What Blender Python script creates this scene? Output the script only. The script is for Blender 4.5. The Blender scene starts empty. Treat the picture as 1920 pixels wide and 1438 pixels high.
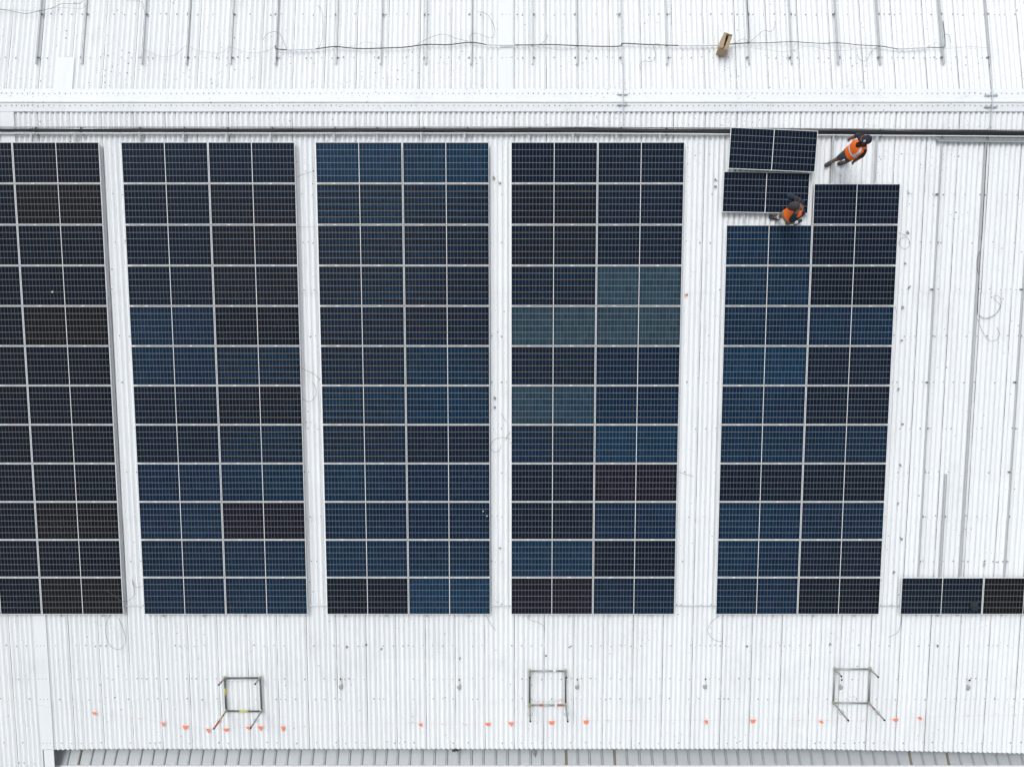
import bpy, math, random
from mathutils import Vector, Matrix, noise as mnoise
random.seed(7)
R = math.radians
sc = bpy.context.scene
COL = sc.collection

# ------------------------------------------------------------------ camera and roof frames
FPX = 1300.0                       # focal length in pixels of the 1920 px photograph
PITCH = R(5.95); TILT = R(0.75)
CAM = Vector((0.0, -8.107, 19.27))
cam_d = bpy.data.cameras.new('camera'); cam = bpy.data.objects.new('camera', cam_d); COL.objects.link(cam)
cam.location = CAM; cam.rotation_euler = (TILT, 0, 0)
cam_d.sensor_width = 36; cam_d.lens = 36*FPX/1920; cam_d.clip_end = 2000; cam_d.clip_start = 0.1
sc.camera = cam
cp, sp = math.cos(PITCH), math.sin(PITCH)
FRONT = Matrix(((1,0,0,0),(0,cp,-sp,0),(0,sp,cp,0),(0,0,0,1)))     # local x along ridge, y up the slope, z off the sheet
BACK = Matrix(((1,0,0,0),(0,cp,sp,0),(0,-sp,cp,0),(0,0,0,1)))
CAMM = Matrix.Translation(CAM) @ Matrix.Rotation(TILT, 4, 'X')
def onto(M, px, py, h=0.0):
    """point of the sloping sheet (local coordinates) where the photograph shows the pixel px, py"""
    inv = M.inverted(); o = inv @ CAM
    d = inv.to_3x3() @ (CAMM.to_3x3() @ Vector(((px-960)/FPX, -(py-719)/FPX, -1)))
    k = (h-o.z)/d.z
    return o+d*k
def F(px, py, h=0.0): return onto(FRONT, px, py, h)
def B(px, py, h=0.0): return onto(BACK, px, py, h)
def W(px, py, h): return FRONT @ F(px, py, h)

# ------------------------------------------------------------------ node helpers
def newmat(name):
    m = bpy.data.materials.new(name); m.use_nodes = True
    return m, m.node_tree, m.node_tree.nodes['Principled BSDF']
class NT:
    def __init__(s, t): s.t = t
    def n(s, ty, **kw):
        x = s.t.nodes.new(ty)
        for k, v in kw.items(): setattr(x, k, v)
        return x
    def val(s, x, sock):
        if isinstance(x, (int, float)): sock.default_value = x
        elif isinstance(x, tuple): sock.default_value = x if len(x) == 4 or sock.type == 'VECTOR' else (*x, 1)
        else: s.t.links.new(x, sock)
    def m(s, op, a, b=0.0, c=0.0, clamp=False):
        x = s.n('ShaderNodeMath', operation=op, use_clamp=clamp)
        s.val(a, x.inputs[0]); s.val(b, x.inputs[1]); s.val(c, x.inputs[2])
        return x.outputs[0]
    def mix(s, f, a, b):
        x = s.n('ShaderNodeMix', data_type='RGBA')
        s.val(f, x.inputs[0]); s.val(a, x.inputs[6]); s.val(b, x.inputs[7])
        return x.outputs[2]
    def ramp(s, x, a, b):                 # smooth 0..1 between a and b
        r = s.n('ShaderNodeMapRange', interpolation_type='SMOOTHSTEP')
        s.val(x, r.inputs[0]); r.inputs[1].default_value = a; r.inputs[2].default_value = b
        return r.outputs[0]
    def noise(s, vec, scale, detail=3.0, rough=.55):
        x = s.n('ShaderNodeTexNoise'); s.t.links.new(vec, x.inputs['Vector'])
        x.inputs['Scale'].default_value = scale; x.inputs['Detail'].default_value = detail; x.inputs['Roughness'].default_value = rough
        return x.outputs[0]
    def scaled(s, vec, sx, sy, sz):
        x = s.n('ShaderNodeMapping'); s.t.links.new(vec, x.inputs['Vector']); x.inputs['Scale'].default_value = (sx, sy, sz)
        return x.outputs[0]
def simple(name, col, rough=.6, metal=0.0, var=.12, scale=14.0, spec=.5):
    m, t, p = newmat(name); k = NT(t)
    co = k.n('ShaderNodeTexCoord').outputs['Object']
    f = k.noise(co, scale, 4)
    lo = tuple(max(0, c*(1-var)) for c in col); hi = tuple(min(1, c*(1+var)) for c in col)
    t.links.new(k.mix(f, lo, hi), p.inputs['Base Color'])
    p.inputs['Roughness'].default_value = rough; p.inputs['Metallic'].default_value = metal
    p.inputs['Specular IOR Level'].default_value = spec
    return m
CORR = 0.1487                      # corrugation pitch
AMP = 0.026
def roof_material(name, lines=True, speck=1.0):
    m, t, p = newmat(name); k = NT(t)
    tc = k.n('ShaderNodeTexCoord').outputs['Object']
    sep = k.n('ShaderNodeSeparateXYZ'); t.links.new(tc, sep.inputs[0]); x, y = sep.outputs[0], sep.outputs[1]
    base = k.mix(k.noise(tc, .35, 5), (.785,.795,.795), (.84,.845,.84))
    base = k.mix(k.m('MULTIPLY', k.ramp(k.noise(k.scaled(tc, 6, .5, 1), 1.0, 5, .65), .45, .85), .35), base, (.62,.63,.635))
    cs = k.n('ShaderNodeCombineXYZ'); t.links.new(k.m('FLOOR', k.m('DIVIDE', x, CORR*7)), cs.inputs[0]); t.links.new(k.m('FLOOR', k.m('DIVIDE', y, 5.4)), cs.inputs[1])
    ws = k.n('ShaderNodeTexWhiteNoise', noise_dimensions='3D'); t.links.new(cs.outputs[0], ws.inputs['Vector'])
    base = k.mix(k.m('MULTIPLY', ws.outputs[0], .30), base, (.70,.71,.715))
    base = k.mix(k.m('MULTIPLY', k.ramp(k.noise(k.scaled(tc, 1.0, .45, 1), .9, 6, .72), .52, .74), .30), base, (.55,.55,.535))
    if not lines: base = k.mix(.09, base, (.30,.31,.31))
    if lines:
        w = k.m('DIVIDE', x, CORR)
        fr = k.m('FRACT', w); idx = k.m('FLOOR', w)
        wn = k.n('ShaderNodeTexWhiteNoise', noise_dimensions='1D'); t.links.new(idx, wn.inputs['W'])
        hs = k.m('POWER', wn.outputs[0], 2.2)
        two = k.m('LESS_THAN', k.m('FLOORED_MODULO', idx, 2.0), .5)
        six = k.m('LESS_THAN', k.m('FLOORED_MODULO', idx, 6.0), .5)
        st = k.m('ADD', k.m('MULTIPLY_ADD', hs, .55, .10), k.m('ADD', k.m('MULTIPLY', two, .42), k.m('MULTIPLY', six, .58)))
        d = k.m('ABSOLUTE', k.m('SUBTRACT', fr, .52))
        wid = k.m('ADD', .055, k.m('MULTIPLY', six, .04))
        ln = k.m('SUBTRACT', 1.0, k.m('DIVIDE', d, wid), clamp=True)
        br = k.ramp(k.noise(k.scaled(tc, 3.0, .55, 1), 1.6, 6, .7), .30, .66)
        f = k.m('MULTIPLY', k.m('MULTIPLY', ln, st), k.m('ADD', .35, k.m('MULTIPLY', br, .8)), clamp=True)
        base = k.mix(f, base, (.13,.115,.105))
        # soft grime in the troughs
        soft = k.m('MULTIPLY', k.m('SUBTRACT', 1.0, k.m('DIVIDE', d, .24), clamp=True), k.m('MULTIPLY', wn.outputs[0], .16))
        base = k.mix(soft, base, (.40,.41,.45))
    # bird droppings, lichen specks and rust spots
    for sc_, th, colr, gate in ((5.0, .055*speck, (.07,.06,.055), .60), (13.0, .075*speck, (.16,.13,.11), .58), (2.2, .022*speck, (.30,.16,.08), .5)):
        v = k.n('ShaderNodeTexVoronoi', voronoi_dimensions='2D'); t.links.new(tc, v.inputs['Vector']); v.inputs['Scale'].default_value = sc_
        g = k.m('GREATER_THAN', k.noise(tc, .55, 2), gate-.06)
        hv = k.n('ShaderNodeSeparateColor'); t.links.new(v.outputs['Color'], hv.inputs[0])
        near = k.m('ADD', .25, k.m('MULTIPLY', k.ramp(k.m('ABSOLUTE', y), 3.2, .8), .9))
        f = k.m('MULTIPLY', k.m('MULTIPLY', k.m('LESS_THAN', v.outputs['Distance'], k.m('MULTIPLY', hv.outputs[0], th*1.6)), k.m('GREATER_THAN', hv.outputs[1], k.m('SUBTRACT', 1.0, k.m('MULTIPLY', near, .6)))), k.m('ADD', .25, k.m('MULTIPLY', g, .6)))
        base = k.mix(f, base, colr)
    t.links.new(base, p.inputs['Base Color'])
    p.inputs['Roughness'].default_value = .62; p.inputs['Specular IOR Level'].default_value = .3
    return m
M = {}
M['roof'] = roof_material('painted_corrugated_sheet')
M['cap'] = roof_material('painted_ridge_metal', lines=False, speck=.95)
M['flat'] = roof_material('painted_flat_sheet', lines=False, speck=.5)
M['screw'] = simple('screw_head', (.30,.31,.33), .5, .3)
M['frame'] = simple('anodised_frame', (.74,.74,.74), .45, .0, .05)
M['rail'] = simple('aluminium_rail', (.58,.59,.60), .45, .2, .12)
M['railfoot'] = simple('rail_foot', (.25,.26,.26), .5, .5, .3)
M['galv'] = simple('galvanised_steel', (.50,.52,.54), .45, .45, .2, 30)
M['black'] = simple('black_cable', (.018,.017,.020), .55, 0, .3, 40)
M['darkwire'] = simple('dark_wire', (.10,.10,.10), .55, 0, .3, 40)
M['greywire'] = simple('grey_wire', (.34,.34,.33), .6, 0, .2, 40)
M['conduit'] = simple('white_conduit', (.68,.70,.71), .5, 0, .08)
M['pipe'] = simple('grey_conduit', (.52,.55,.58), .45, .2, .1)
M['tube'] = simple('scaffold_tube', (.36,.37,.36), .45, .6, .4, 25)
M['tubedark'] = simple('worn_tube_and_shade', (.14,.135,.125), .6, .4, .4, 25)
M['hollow'] = simple('tube_mouth', (.012,.012,.012), .8)
M['red'] = simple('red_tape', (.50,.09,.06), .6)
M['yellow'] = simple('yellow_tape', (.50,.47,.10), .6)
M['whitetape'] = simple('white_tape', (.75,.75,.72), .6)
M['orange'] = simple('orange_pennant', (.95,.27,.14), .65, 0, .1)
M['string'] = simple('pennant_string', (.70,.62,.60), .8)
M['card'] = simple('cardboard', (.36,.26,.165), .85, 0, .16, 9)
M['cardin'] = simple('cardboard_inside', (.20,.13,.075), .9, 0, .2, 9)
M['greyroof'] = simple('weathered_zinc_sheet', (.395,.41,.415), .5, .1, .12, 2.5)
M['rib'] = simple('zinc_rib', (.31,.325,.34), .5, .1, .2, 6)
M['ribbrown'] = simple('rusted_rib', (.20,.17,.13), .7, .1, .3, 6)
M['sealant'] = simple('grey_sealant', (.36,.345,.32), .8, 0, .35, 20)
M['debris'] = simple('leaf_litter', (.03,.027,.022), .9, 0, .5, 30)
M['clip'] = simple('zinc_clip', (.20,.20,.20), .5, .4, .3, 30)
M['cloth'] = simple('dark_cloth', (.018,.026,.030), .95, 0, .4, 30)
M['pebble'] = simple('pale_pebble', (.80,.72,.60), .8)
M['ground'] = simple('concrete_yard', (.30,.29,.28), .9, 0, .2, .3)
M['wall'] = simple('wall_cladding', (.60,.61,.61), .7, 0, .08, .8)
# people
M['skin'] = simple('brown_skin', (.19,.082,.048), .5, 0, .15)
M['skinlight'] = simple('light_brown_skin', (.25,.115,.068), .5, 0, .15)
M['vest'] = simple('orange_vest', (1.0,.165,.010), .7, 0, .08, 6)
M['reflect'] = simple('reflective_band', (.72,.73,.74), .4, 0, .06)
M['shirtblack'] = simple('black_shirt', (.012,.013,.017), .85, 0, .4)
M['shirtnavy'] = simple('navy_shirt', (.008,.022,.048), .85, 0, .3)
M['shortsgrey'] = simple('grey_shorts', (.062,.062,.082), .85, 0, .25)
M['khaki'] = simple('khaki_shorts', (.215,.185,.125), .85, 0, .18)
M['shoe'] = simple('dark_shoe', (.030,.032,.033), .7, 0, .6, 40)
M['sole'] = simple('shoe_sole', (.10,.11,.11), .8)
M['lace'] = simple('shoe_lace', (.30,.32,.31), .8)
M['sock'] = simple('white_sock', (.75,.75,.75), .9)
M['capnavy'] = simple('navy_cap', (.010,.013,.032), .85, 0, .2)
M['capgrey'] = simple('grey_cap', (.040,.036,.037), .9, 0, .2)
M['captrim'] = simple('cap_trim', (.55,.12,.03), .8)
M['emblem'] = simple('cap_emblem', (.50,.36,.36), .8, 0, .5, 60)
M['hair'] = simple('black_hair', (.008,.007,.006), .9)
M['glove'] = simple('black_glove', (.030,.027,.028), .85, 0, .3)
M['eye'] = simple('eye_white', (.7,.68,.65), .3)

def cell_material():
    m, t, p = newmat('solar_cells'); k = NT(t)
    tc = k.n('ShaderNodeTexCoord').outputs['Object']
    oi = k.n('ShaderNodeObjectInfo')
    sep = k.n('ShaderNodeSeparateXYZ'); t.links.new(tc, sep.inputs[0]); x, y = sep.outputs[0], sep.outputs[1]
    ax = k.m('ABSOLUTE', x)
    cw = CELLW; chh = CELLH
    u = k.m('DIVIDE', k.m('SUBTRACT', ax, .012), cw); v = k.m('ADD', k.m('DIVIDE', y, chh), 3.0)
    du = k.m('MULTIPLY', k.m('PINGPONG', u, .5), cw); dv = k.m('MULTIPLY', k.m('PINGPONG', v, .5), chh)
    inside = k.m('MULTIPLY', k.m('LESS_THAN', k.m('ABSOLUTE', y), chh*3-.004), k.m('MULTIPLY', k.m('LESS_THAN', ax, .012+cw*12-.004), k.m('GREATER_THAN', ax, .012+.004)))
    # per-cell shade differences
    cid = k.n('ShaderNodeCombineXYZ'); t.links.new(k.m('FLOOR', k.m('DIVIDE', x, cw)), cid.inputs[0]); t.links.new(k.m('FLOOR', v), cid.inputs[1]); t.links.new(oi.outputs['Random'], cid.inputs[2])
    wn = k.n('ShaderNodeTexWhiteNoise', noise_dimensions='3D'); t.links.new(cid.outputs[0], wn.inputs['Vector'])
    geo = k.n('ShaderNodeNewGeometry').outputs['Position']
    # sky-reflection patches and wavy moire bands painted into the cell colour
    sky_patch = k.ramp(k.noise(k.scaled(geo, .19, .24, .25), 1.0, 2), .36, .62)
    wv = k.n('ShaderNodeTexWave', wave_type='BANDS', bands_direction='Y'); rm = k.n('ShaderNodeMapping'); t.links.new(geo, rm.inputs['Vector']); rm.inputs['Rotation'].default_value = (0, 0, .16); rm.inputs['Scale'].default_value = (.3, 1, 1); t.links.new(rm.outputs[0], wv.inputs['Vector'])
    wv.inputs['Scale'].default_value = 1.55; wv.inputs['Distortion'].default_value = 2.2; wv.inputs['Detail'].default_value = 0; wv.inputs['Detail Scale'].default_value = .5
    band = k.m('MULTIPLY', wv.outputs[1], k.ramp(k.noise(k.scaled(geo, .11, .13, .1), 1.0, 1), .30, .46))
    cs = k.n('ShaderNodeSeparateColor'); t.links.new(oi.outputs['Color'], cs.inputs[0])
    base = k.mix(k.m('MULTIPLY', k.m('MULTIPLY', sky_patch, .52), k.ramp(cs.outputs[2], .022, .048)), oi.outputs['Color'], (.006,.032,.066))
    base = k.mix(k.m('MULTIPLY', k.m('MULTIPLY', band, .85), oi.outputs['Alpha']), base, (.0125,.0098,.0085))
    bright = k.m('ADD', .74, k.m('MULTIPLY', wn.outputs[0], .30))
    vm = k.n('ShaderNodeVectorMath', operation='SCALE'); t.links.new(base, vm.inputs[0]); t.links.new(bright, vm.inputs[3]); base = vm.outputs[0]
    # faint busbar lines inside the cells
    bb = k.m('MULTIPLY', k.m('LESS_THAN', k.m('PINGPONG', k.m('MULTIPLY', v, 10.0), .5), .05), .05)
    base = k.mix(bb, base, (.10,.11,.12))
    lt = k.mix(k.noise(geo, 2.6, 1), (.34,.47,.43), (.50,.42,.47))
    fu = k.m('MULTIPLY', k.m('LESS_THAN', du, .0040), .26); fv = k.m('MULTIPLY', k.m('LESS_THAN', dv, .0046), .54)
    base = k.mix(k.m('MAXIMUM', fu, fv), base, lt)
    edge = k.mix(k.m('LESS_THAN', ax, .0095), (.010,.011,.013), (.70,.68,.67))
    base = k.mix(inside, edge, base)
    # scuffs and dust
    sv = k.n('ShaderNodeTexVoronoi', voronoi_dimensions='2D'); t.links.new(geo, sv.inputs['Vector']); sv.inputs['Scale'].default_value = 9
    dust = k.m('MULTIPLY', k.m('LESS_THAN', sv.outputs['Distance'], .05), k.m('GREATER_THAN', k.noise(geo, .8, 3), .62))
    base = k.mix(k.m('MULTIPLY', dust, .35), base, (.35,.40,.44))
    base = k.mix(k.m('MULTIPLY', k.ramp(k.noise(k.scaled(geo, 3, 8, 3), 1, 6, .7), .62, .85), .06), base, (.4,.45,.5))
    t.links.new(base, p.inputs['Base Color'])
    p.inputs['Roughness'].default_value = .14; p.inputs['Specular IOR Level'].default_value = .085
    return m

# ------------------------------------------------------------------ mesh helpers
class MB:
    def __init__(s): s.v = []; s.f = []; s.mi = []
    def add(s, vs, fs, mi=0):
        o = len(s.v); s.v += [tuple(q) for q in vs]
        for f in fs: s.f.append([i+o for i in f]); s.mi.append(mi)
    def box(s, c, d, mi=0, rot=None):
        c = Vector(c); hx, hy, hz = d[0]/2, d[1]/2, d[2]/2
        vs = [Vector((a*hx, b*hy, e*hz)) for e in (-1,1) for b in (-1,1) for a in (-1,1)]
        if rot is not None: vs = [rot @ q for q in vs]
        s.add([c+q for q in vs], [(0,2,3,1),(4,5,7,6),(0,1,5,4),(2,6,7,3),(0,4,6,2),(1,3,7,5)], mi)
    def tube(s, pts, r, n=6, mi=0, cap=True, up=None):
        pts = [Vector(q) for q in pts]
        rs = r if isinstance(r, (list, tuple)) else [r]*len(pts)
        ref = Vector(up) if up else None; rings = []; prev = None
        for i, q in enumerate(pts):
            a = pts[max(0, i-1)]; b = pts[min(len(pts)-1, i+1)]; t = (b-a)
            t = t.normalized() if t.length > 1e-9 else Vector((0,0,1))
            if prev is None:
                h = ref or (Vector((0,0,1)) if abs(t.z) < .9 else Vector((1,0,0)))
            else: h = prev
            u = (h - t*h.dot(t))
            if u.length < 1e-6: u = t.orthogonal()
            u.normalize(); w = t.cross(u); prev = u
            rr = rs[i]; ra, rb = rr if isinstance(rr, tuple) else (rr, rr)
            rings.append([q+u*(math.cos(2*math.pi*j/n)*ra)+w*(math.sin(2*math.pi*j/n)*rb) for j in range(n)])
        vs = [q for g in rings for q in g]; fs = []
        for i in range(len(rings)-1):
            for j in range(n): fs.append((i*n+j, i*n+(j+1)%n, (i+1)*n+(j+1)%n, (i+1)*n+j))
        if cap: fs.append(tuple(reversed(range(n)))); fs.append(tuple(range((len(rings)-1)*n, len(rings)*n)))
        s.add(vs, fs, mi)
    def dome(s, c, r, h, n=6, mi=0, z=Vector((0,0,1))):
        c = Vector(c); vs = [c+Vector((math.cos(2*math.pi*j/n)*r, math.sin(2*math.pi*j/n)*r, 0)) for j in range(n)]
        vs += [c+Vector((math.cos(2*math.pi*j/n)*r*.6, math.sin(2*math.pi*j/n)*r*.6, h)) for j in range(n)]
        fs = [(j, (j+1)%n, n+(j+1)%n, n+j) for j in range(n)]+[tuple(range(n, 2*n))]
        s.add(vs, fs, mi)
    def sphere(s, c, r, nu=12, nv=8, mi=0, rot=None, fn=None):
        c = Vector(c); r = r if isinstance(r, tuple) else (r, r, r); vs = []; fs = []
        for i in range(nv+1):
            th = math.pi*i/nv
            for j in range(nu):
                ph = 2*math.pi*j/nu
                q = Vector((math.sin(th)*math.cos(ph), math.sin(th)*math.sin(ph), math.cos(th)))
                k = fn(q) if fn else 1.0
                q = Vector((q.x*r[0]*k, q.y*r[1]*k, q.z*r[2]*k))
                if rot is not None: q = rot @ q
                vs.append(c+q)
        for i in range(nv):
            for j in range(nu): fs.append((i*nu+j, (i+1)*nu+j, (i+1)*nu+(j+1)%nu, i*nu+(j+1)%nu))
        s.add(vs, fs, mi)
    def torus(s, c, R_, r, axis=None, n=16, m=6, mi=0):
        rot = axis or Matrix.Identity(3); c = Vector(c)
        pts = [c+rot @ Vector((math.cos(2*math.pi*i/n)*R_, math.sin(2*math.pi*i/n)*R_, 0)) for i in range(n)]
        vs = []; fs = []
        for i in range(n):
            d = (pts[i]-c).normalized(); z = rot @ Vector((0,0,1))
            for j in range(m):
                a = 2*math.pi*j/m; vs.append(pts[i]+d*(math.cos(a)*r)+z*(math.sin(a)*r))
        for i in range(n):
            for j in range(m): fs.append((i*m+j, ((i+1)%n)*m+j, ((i+1)%n)*m+(j+1)%m, i*m+(j+1)%m))
        s.add(vs, fs, mi)
    def mesh(s, name, mats, smooth=False):
        me = bpy.data.meshes.new(name); me.from_pydata(s.v, [], s.f); me.update()
        for q in (mats if isinstance(mats, (list, tuple)) else [mats]): me.materials.append(q)
        me.polygons.foreach_set('material_index', s.mi)
        if smooth: me.polygons.foreach_set('use_smooth', [True]*len(me.polygons))
        return me
    def build(s, name, mats, parent=None, matrix=None, smooth=False):
        return link(name, s.mesh(name, mats, smooth), parent, matrix)
def link(name, me, parent=None, matrix=None):
    o = bpy.data.objects.new(name, me); COL.objects.link(o)
    if parent: o.parent = parent
    if matrix is not None: o.matrix_basis = matrix
    return o
def tag(o, label, cat, group=None, kind=None):
    if label: o['label'] = label
    if cat: o['category'] = cat
    if group: o['group'] = group
    if kind: o['kind'] = kind
    return o
def thing(name, label, cat, matrix=None, group=None):
    o = bpy.data.objects.new(name, None); o.empty_display_size = .2; COL.objects.link(o)
    if matrix is not None: o.matrix_basis = matrix
    return tag(o, label, cat, group)
def smooth_path(pts, k=6):
    pts = [Vector(q) for q in pts]; out = []
    if len(pts) < 3: return pts
    for i in range(len(pts)-1):
        p0 = pts[max(0, i-1)]; p1 = pts[i]; p2 = pts[i+1]; p3 = pts[min(len(pts)-1, i+2)]
        for j in range(k):
            t = j/k
            out.append(.5*((2*p1)+(p2-p0)*t+(2*p0-5*p1+4*p2-p3)*t*t+(3*p1-p0-3*p2+p3)*t**3))
    out.append(pts[-1]); return out
ORD = ['zeroth','first','second','third','fourth','fifth','sixth','seventh','eighth','ninth','tenth','eleventh','twelfth','thirteenth','fourteenth','fifteenth','sixteenth','seventeenth','eighteenth','nineteenth','twentieth','twenty-first']
T = Matrix.Translation

# ------------------------------------------------------------------ the warehouse: sheets, ridge, flat strips
XR = 27.0
EAVE = F(960, 1403, -AMP).y
def eave_y(x):                       # the cut edge runs slightly askew at the right end
    return EAVE - max(0, (x-9.0))*.022 - max(0, -x-12.5)*.02
warehouse = thing('warehouse', 'white warehouse with a corrugated pitched roof carrying the solar arrays', 'building', Matrix.Identity(4))
def sheet(x0, x1, rows, mat_frame, screw_rows, sgn, last=None, seg=8):
    """corrugated sheets in courses lapping like shingles; rows are y limits from the ridge outwards"""
    mb = MB(); n = int(round((x1-x0)/CORR*seg))
    xs = [x0+(x1-x0)*i/n for i in range(n+1)]
    z = [-AMP+AMP*math.cos(2*math.pi*x/CORR) for x in xs]
    for c in range(len(rows)-1):
        ya, yb = rows[c], rows[c+1]
        hi = .0; lo = .010 if c < len(rows)-2 else .006      # the lower end of a course sits on the next course
        oy = sgn*(.10 if c < len(rows)-2 else 0)
        top = []; lip = []
        for i, x in enumerate(xs):
            yy = (yb if (c < len(rows)-2 or last is None) else last(x))+oy
            top += [(x, ya, z[i]+hi), (x, yy, z[i]+lo)]
            lip += [(x, yy, z[i]+lo), (x, yy, z[i]+lo-.007)]
        fs = [((i*2, i*2+1, i*2+3, i*2+2) if sgn < 0 else (i*2, i*2+2, i*2+3, i*2+1)) for i in range(n)]
        mb.add(top, fs, 0); mb.add(lip, fs, 0)
    rnd = random.Random(11)
    for yr in screw_rows:
        for kx in range(int(x0/CORR), int(x1/CORR)):
            if rnd.random() < (.62 if kx % 2 == 0 else .10):
                mb.dome((kx*CORR+rnd.uniform(-.01,.01), yr+rnd.uniform(-.02,.02), .004), rnd.choice((.016,.018,.022,.026)), .014, 6, 1)
    return mb
front_rows = [F(960, q).y for q in (365,455,543,630,717,803,885,968,1052,1133,1210,1272,1310,1392)]
back_rows = [B(960, q).y for q in (28,109)]+[B(960,109).y+2.4, B(960,109).y+3.7, B(960,109).y+5.0]
xs_l = F(71, 1300).x; xs_r = F(94.5, 1300).x      # the flat strip near the left end
y_lap = [0.0, F(960,543).y, F(960,968).y, F(960,1310).y, EAVE]
fr = sheet(xs_r-.03, XR, y_lap, FRONT, front_rows, -1, eave_y)
o = fr.build('roof_sheet', [M['roof'], M['screw']], warehouse, FRONT, True)
LONG = F(40, 1438).y-2.5
fl = sheet(-XR, xs_l+.03, [0.0, F(40,543).y, F(40,968).y, F(40,1351).y, LONG], FRONT, front_rows+[F(40,1430).y], -1)
fl.build('roof_sheet', [M['roof'], M['screw']], warehouse, FRONT, True)
bk = sheet(-XR, XR, [0.0, B(960,-120).y, 15.0], BACK, back_rows, 1)
bk.build('roof_sheet', [M['roof'], M['screw']], warehouse, BACK, True)
def slab(name, x0, x1, y0, y1, z0, th, mat, Mx, screws=()):
    mb = MB(); nx = 2; ny = max(2, int(abs(y1-y0)/.6)); rnd = random.Random(3)
    mb.box(((x0+x1)/2, (y0+y1)/2, z0+th/2), (x1-x0, abs(y1-y0), th))
    for yr in screws:
        for q in range(3): mb.dome((x0+(x1-x0)*(q+.6)/3.4, yr, z0+th), .013, .010, 6, 1)
    return mb.build(name, [mat, M['screw']], warehouse, Mx)
ystep = F(80, 1404).y
slab('flat_strip', xs_l, xs_r, -.04, ystep, .006, .006, M['flat'], FRONT, [q for q in front_rows if q > ystep])
slab('flat_strip', xs_l+.06, xs_r-.015, ystep-.02, LONG, -.012, .006, M['flat'], FRONT)
slab('flat_strip', B(106,150).x, B(137,150).x, .33, B(120,108).y, .006, .005, M['flat'], BACK)
slab('flat_strip', B(938,80).x, B(961.5,80).x, .33, 14.5, .006, .005, M['flat'], BACK, back_rows)
# ridge: lapped lengths of two-winged cap
joints = [-400+B(0,187).x*0, 62, 406, 749, 1098, 1432, 1763]
jx = [F(q, 188).x for q in (62, 406, 749, 1098, 1432, 1763)]
jx = [-XR, jx[0]-5.1, ]+jx+[jx[-1]+5.1, XR]
wing_f = -F(960, 209.5, .02).y; wing_b = B(960, 167, .02).y
rnd = random.Random(5)
for i in range(len(jx)-1):
    a, b = jx[i], jx[i+1]; mb = MB(); lift = .004*(i % 2)
    def P(x, y, h, M_): return M_ @ Vector((x, y, h))
    z0 = .016+lift; th = .006
    n = max(1, int((b-a)/.07)); xx = [a-.015+(b-a+.03)*j/n for j in range(n+1)]
    prof = [(BACK, wing_b, z0-.012), (BACK, wing_b, z0), (BACK, .07, z0+.012), (BACK, .012, z0+.034), (FRONT, -.012, z0+.034), (FRONT, -.03, z0+.006), (FRONT, -wing_f, z0), (FRONT, -wing_f, z0-.012)]
    vs = []; fs = []
    for x in xx:
        wob = .004*mnoise.noise(Vector((x*1.3, i*3.1, 0)))
        for (M_, y, h) in prof: vs.append(P(x, y, h+wob, M_))
    m_ = len(prof)
    for j in range(n):
        for q in range(m_-1): fs.append((j*m_+q, j*m_+q+1, (j+1)*m_+q+1, (j+1)*m_+q))
    mb.add(vs, fs, 0)
    # scalloped fillers hanging into the troughs along the lower edge
    k0 = int(math.ceil(a/CORR)); k1 = int(b/CORR)
    for kx in range(k0, k1):
        xc = (kx+.5)*CORR
        pts = [(-.060, 0), (-.032, -.026), (.032, -.026), (.060, 0)]
        vs = [P(xc+u, -wing_f+.004, z0-.010+w, FRONT) for u, w in pts]+[P(xc+u, -wing_f+.05, z0-.010+w, FRONT) for u, w in pts]
        mb.add(vs, [(0,1,5,4),(1,2,6,5),(2,3,7,6),(0,3,2,1)], 0)
    for kx in range(int(a/CORR), int(b/CORR)):
        for M_, y in ((FRONT, F(960,199).y), (BACK, B(960,176.5).y)):
            x = kx*CORR+rnd.uniform(-.012,.012); c = P(x, y+rnd.uniform(-.01,.01), z0+.002+.006, M_)
            mb.dome(c, rnd.choice((.016,.019,.022)), .012, 6, 1)
    mb.build('ridge_cap', [M['cap'], M['screw']], warehouse, None, False)
# walls under the eaves
mb = MB(); eb = FRONT @ Vector((0, EAVE+.35, 0)); bb = BACK @ Vector((0, 14.6, 0))
mb.box((0, (eb.y+bb.y)/2, -6.2), (2*XR-1, bb.y-eb.y, 7.0)); mb.build('wall', M['wall'], warehouse)
GZ = -10.0
mb = MB(); mb.add([(-600,-600,GZ),(600,-600,GZ),(600,600,GZ),(-600,600,GZ)], [(0,1,2,3)])
tag(mb.build('ground', M['ground']), 'grey concrete yard far below the roof', None, None, 'structure')

# neighbouring lower roof that rises away from the eave
nb = thing('neighbouring_roof', 'lower grey ribbed metal roof tucked below the scalloped white eave', 'building', Matrix.Identity(4))
ang = R(22.5); e0 = FRONT @ Vector((0, EAVE+.25, -.75))
nx_l = W(99, 1410, -.5).x
NM = T((0, e0.y, e0.z)) @ Matrix.Rotation(-ang, 4, 'X')
def nhit(px, py):
    inv = NM.inverted(); o_ = inv @ CAM; d = inv.to_3x3() @ (CAMM.to_3x3() @ Vector(((px-960)/FPX, -(py-719)/FPX, -1)))
    return o_+d*(-o_.z/d.z)
ytop = nhit(960, 1433.5).y
mb = MB(); mb.box(((nx_l+XR)/2, ytop/2+.2, -.02), (XR-nx_l, abs(ytop)+.4, .04)); mb.build('roof_pan', M['greyroof'], nb, NM)
brown = [nhit(q, 1420).x for q in (151, 1057, 1153, 1701, 1775)]
mb = MB(); x = nx_l+.22; i = 0; rnd = random.Random(2)
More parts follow.
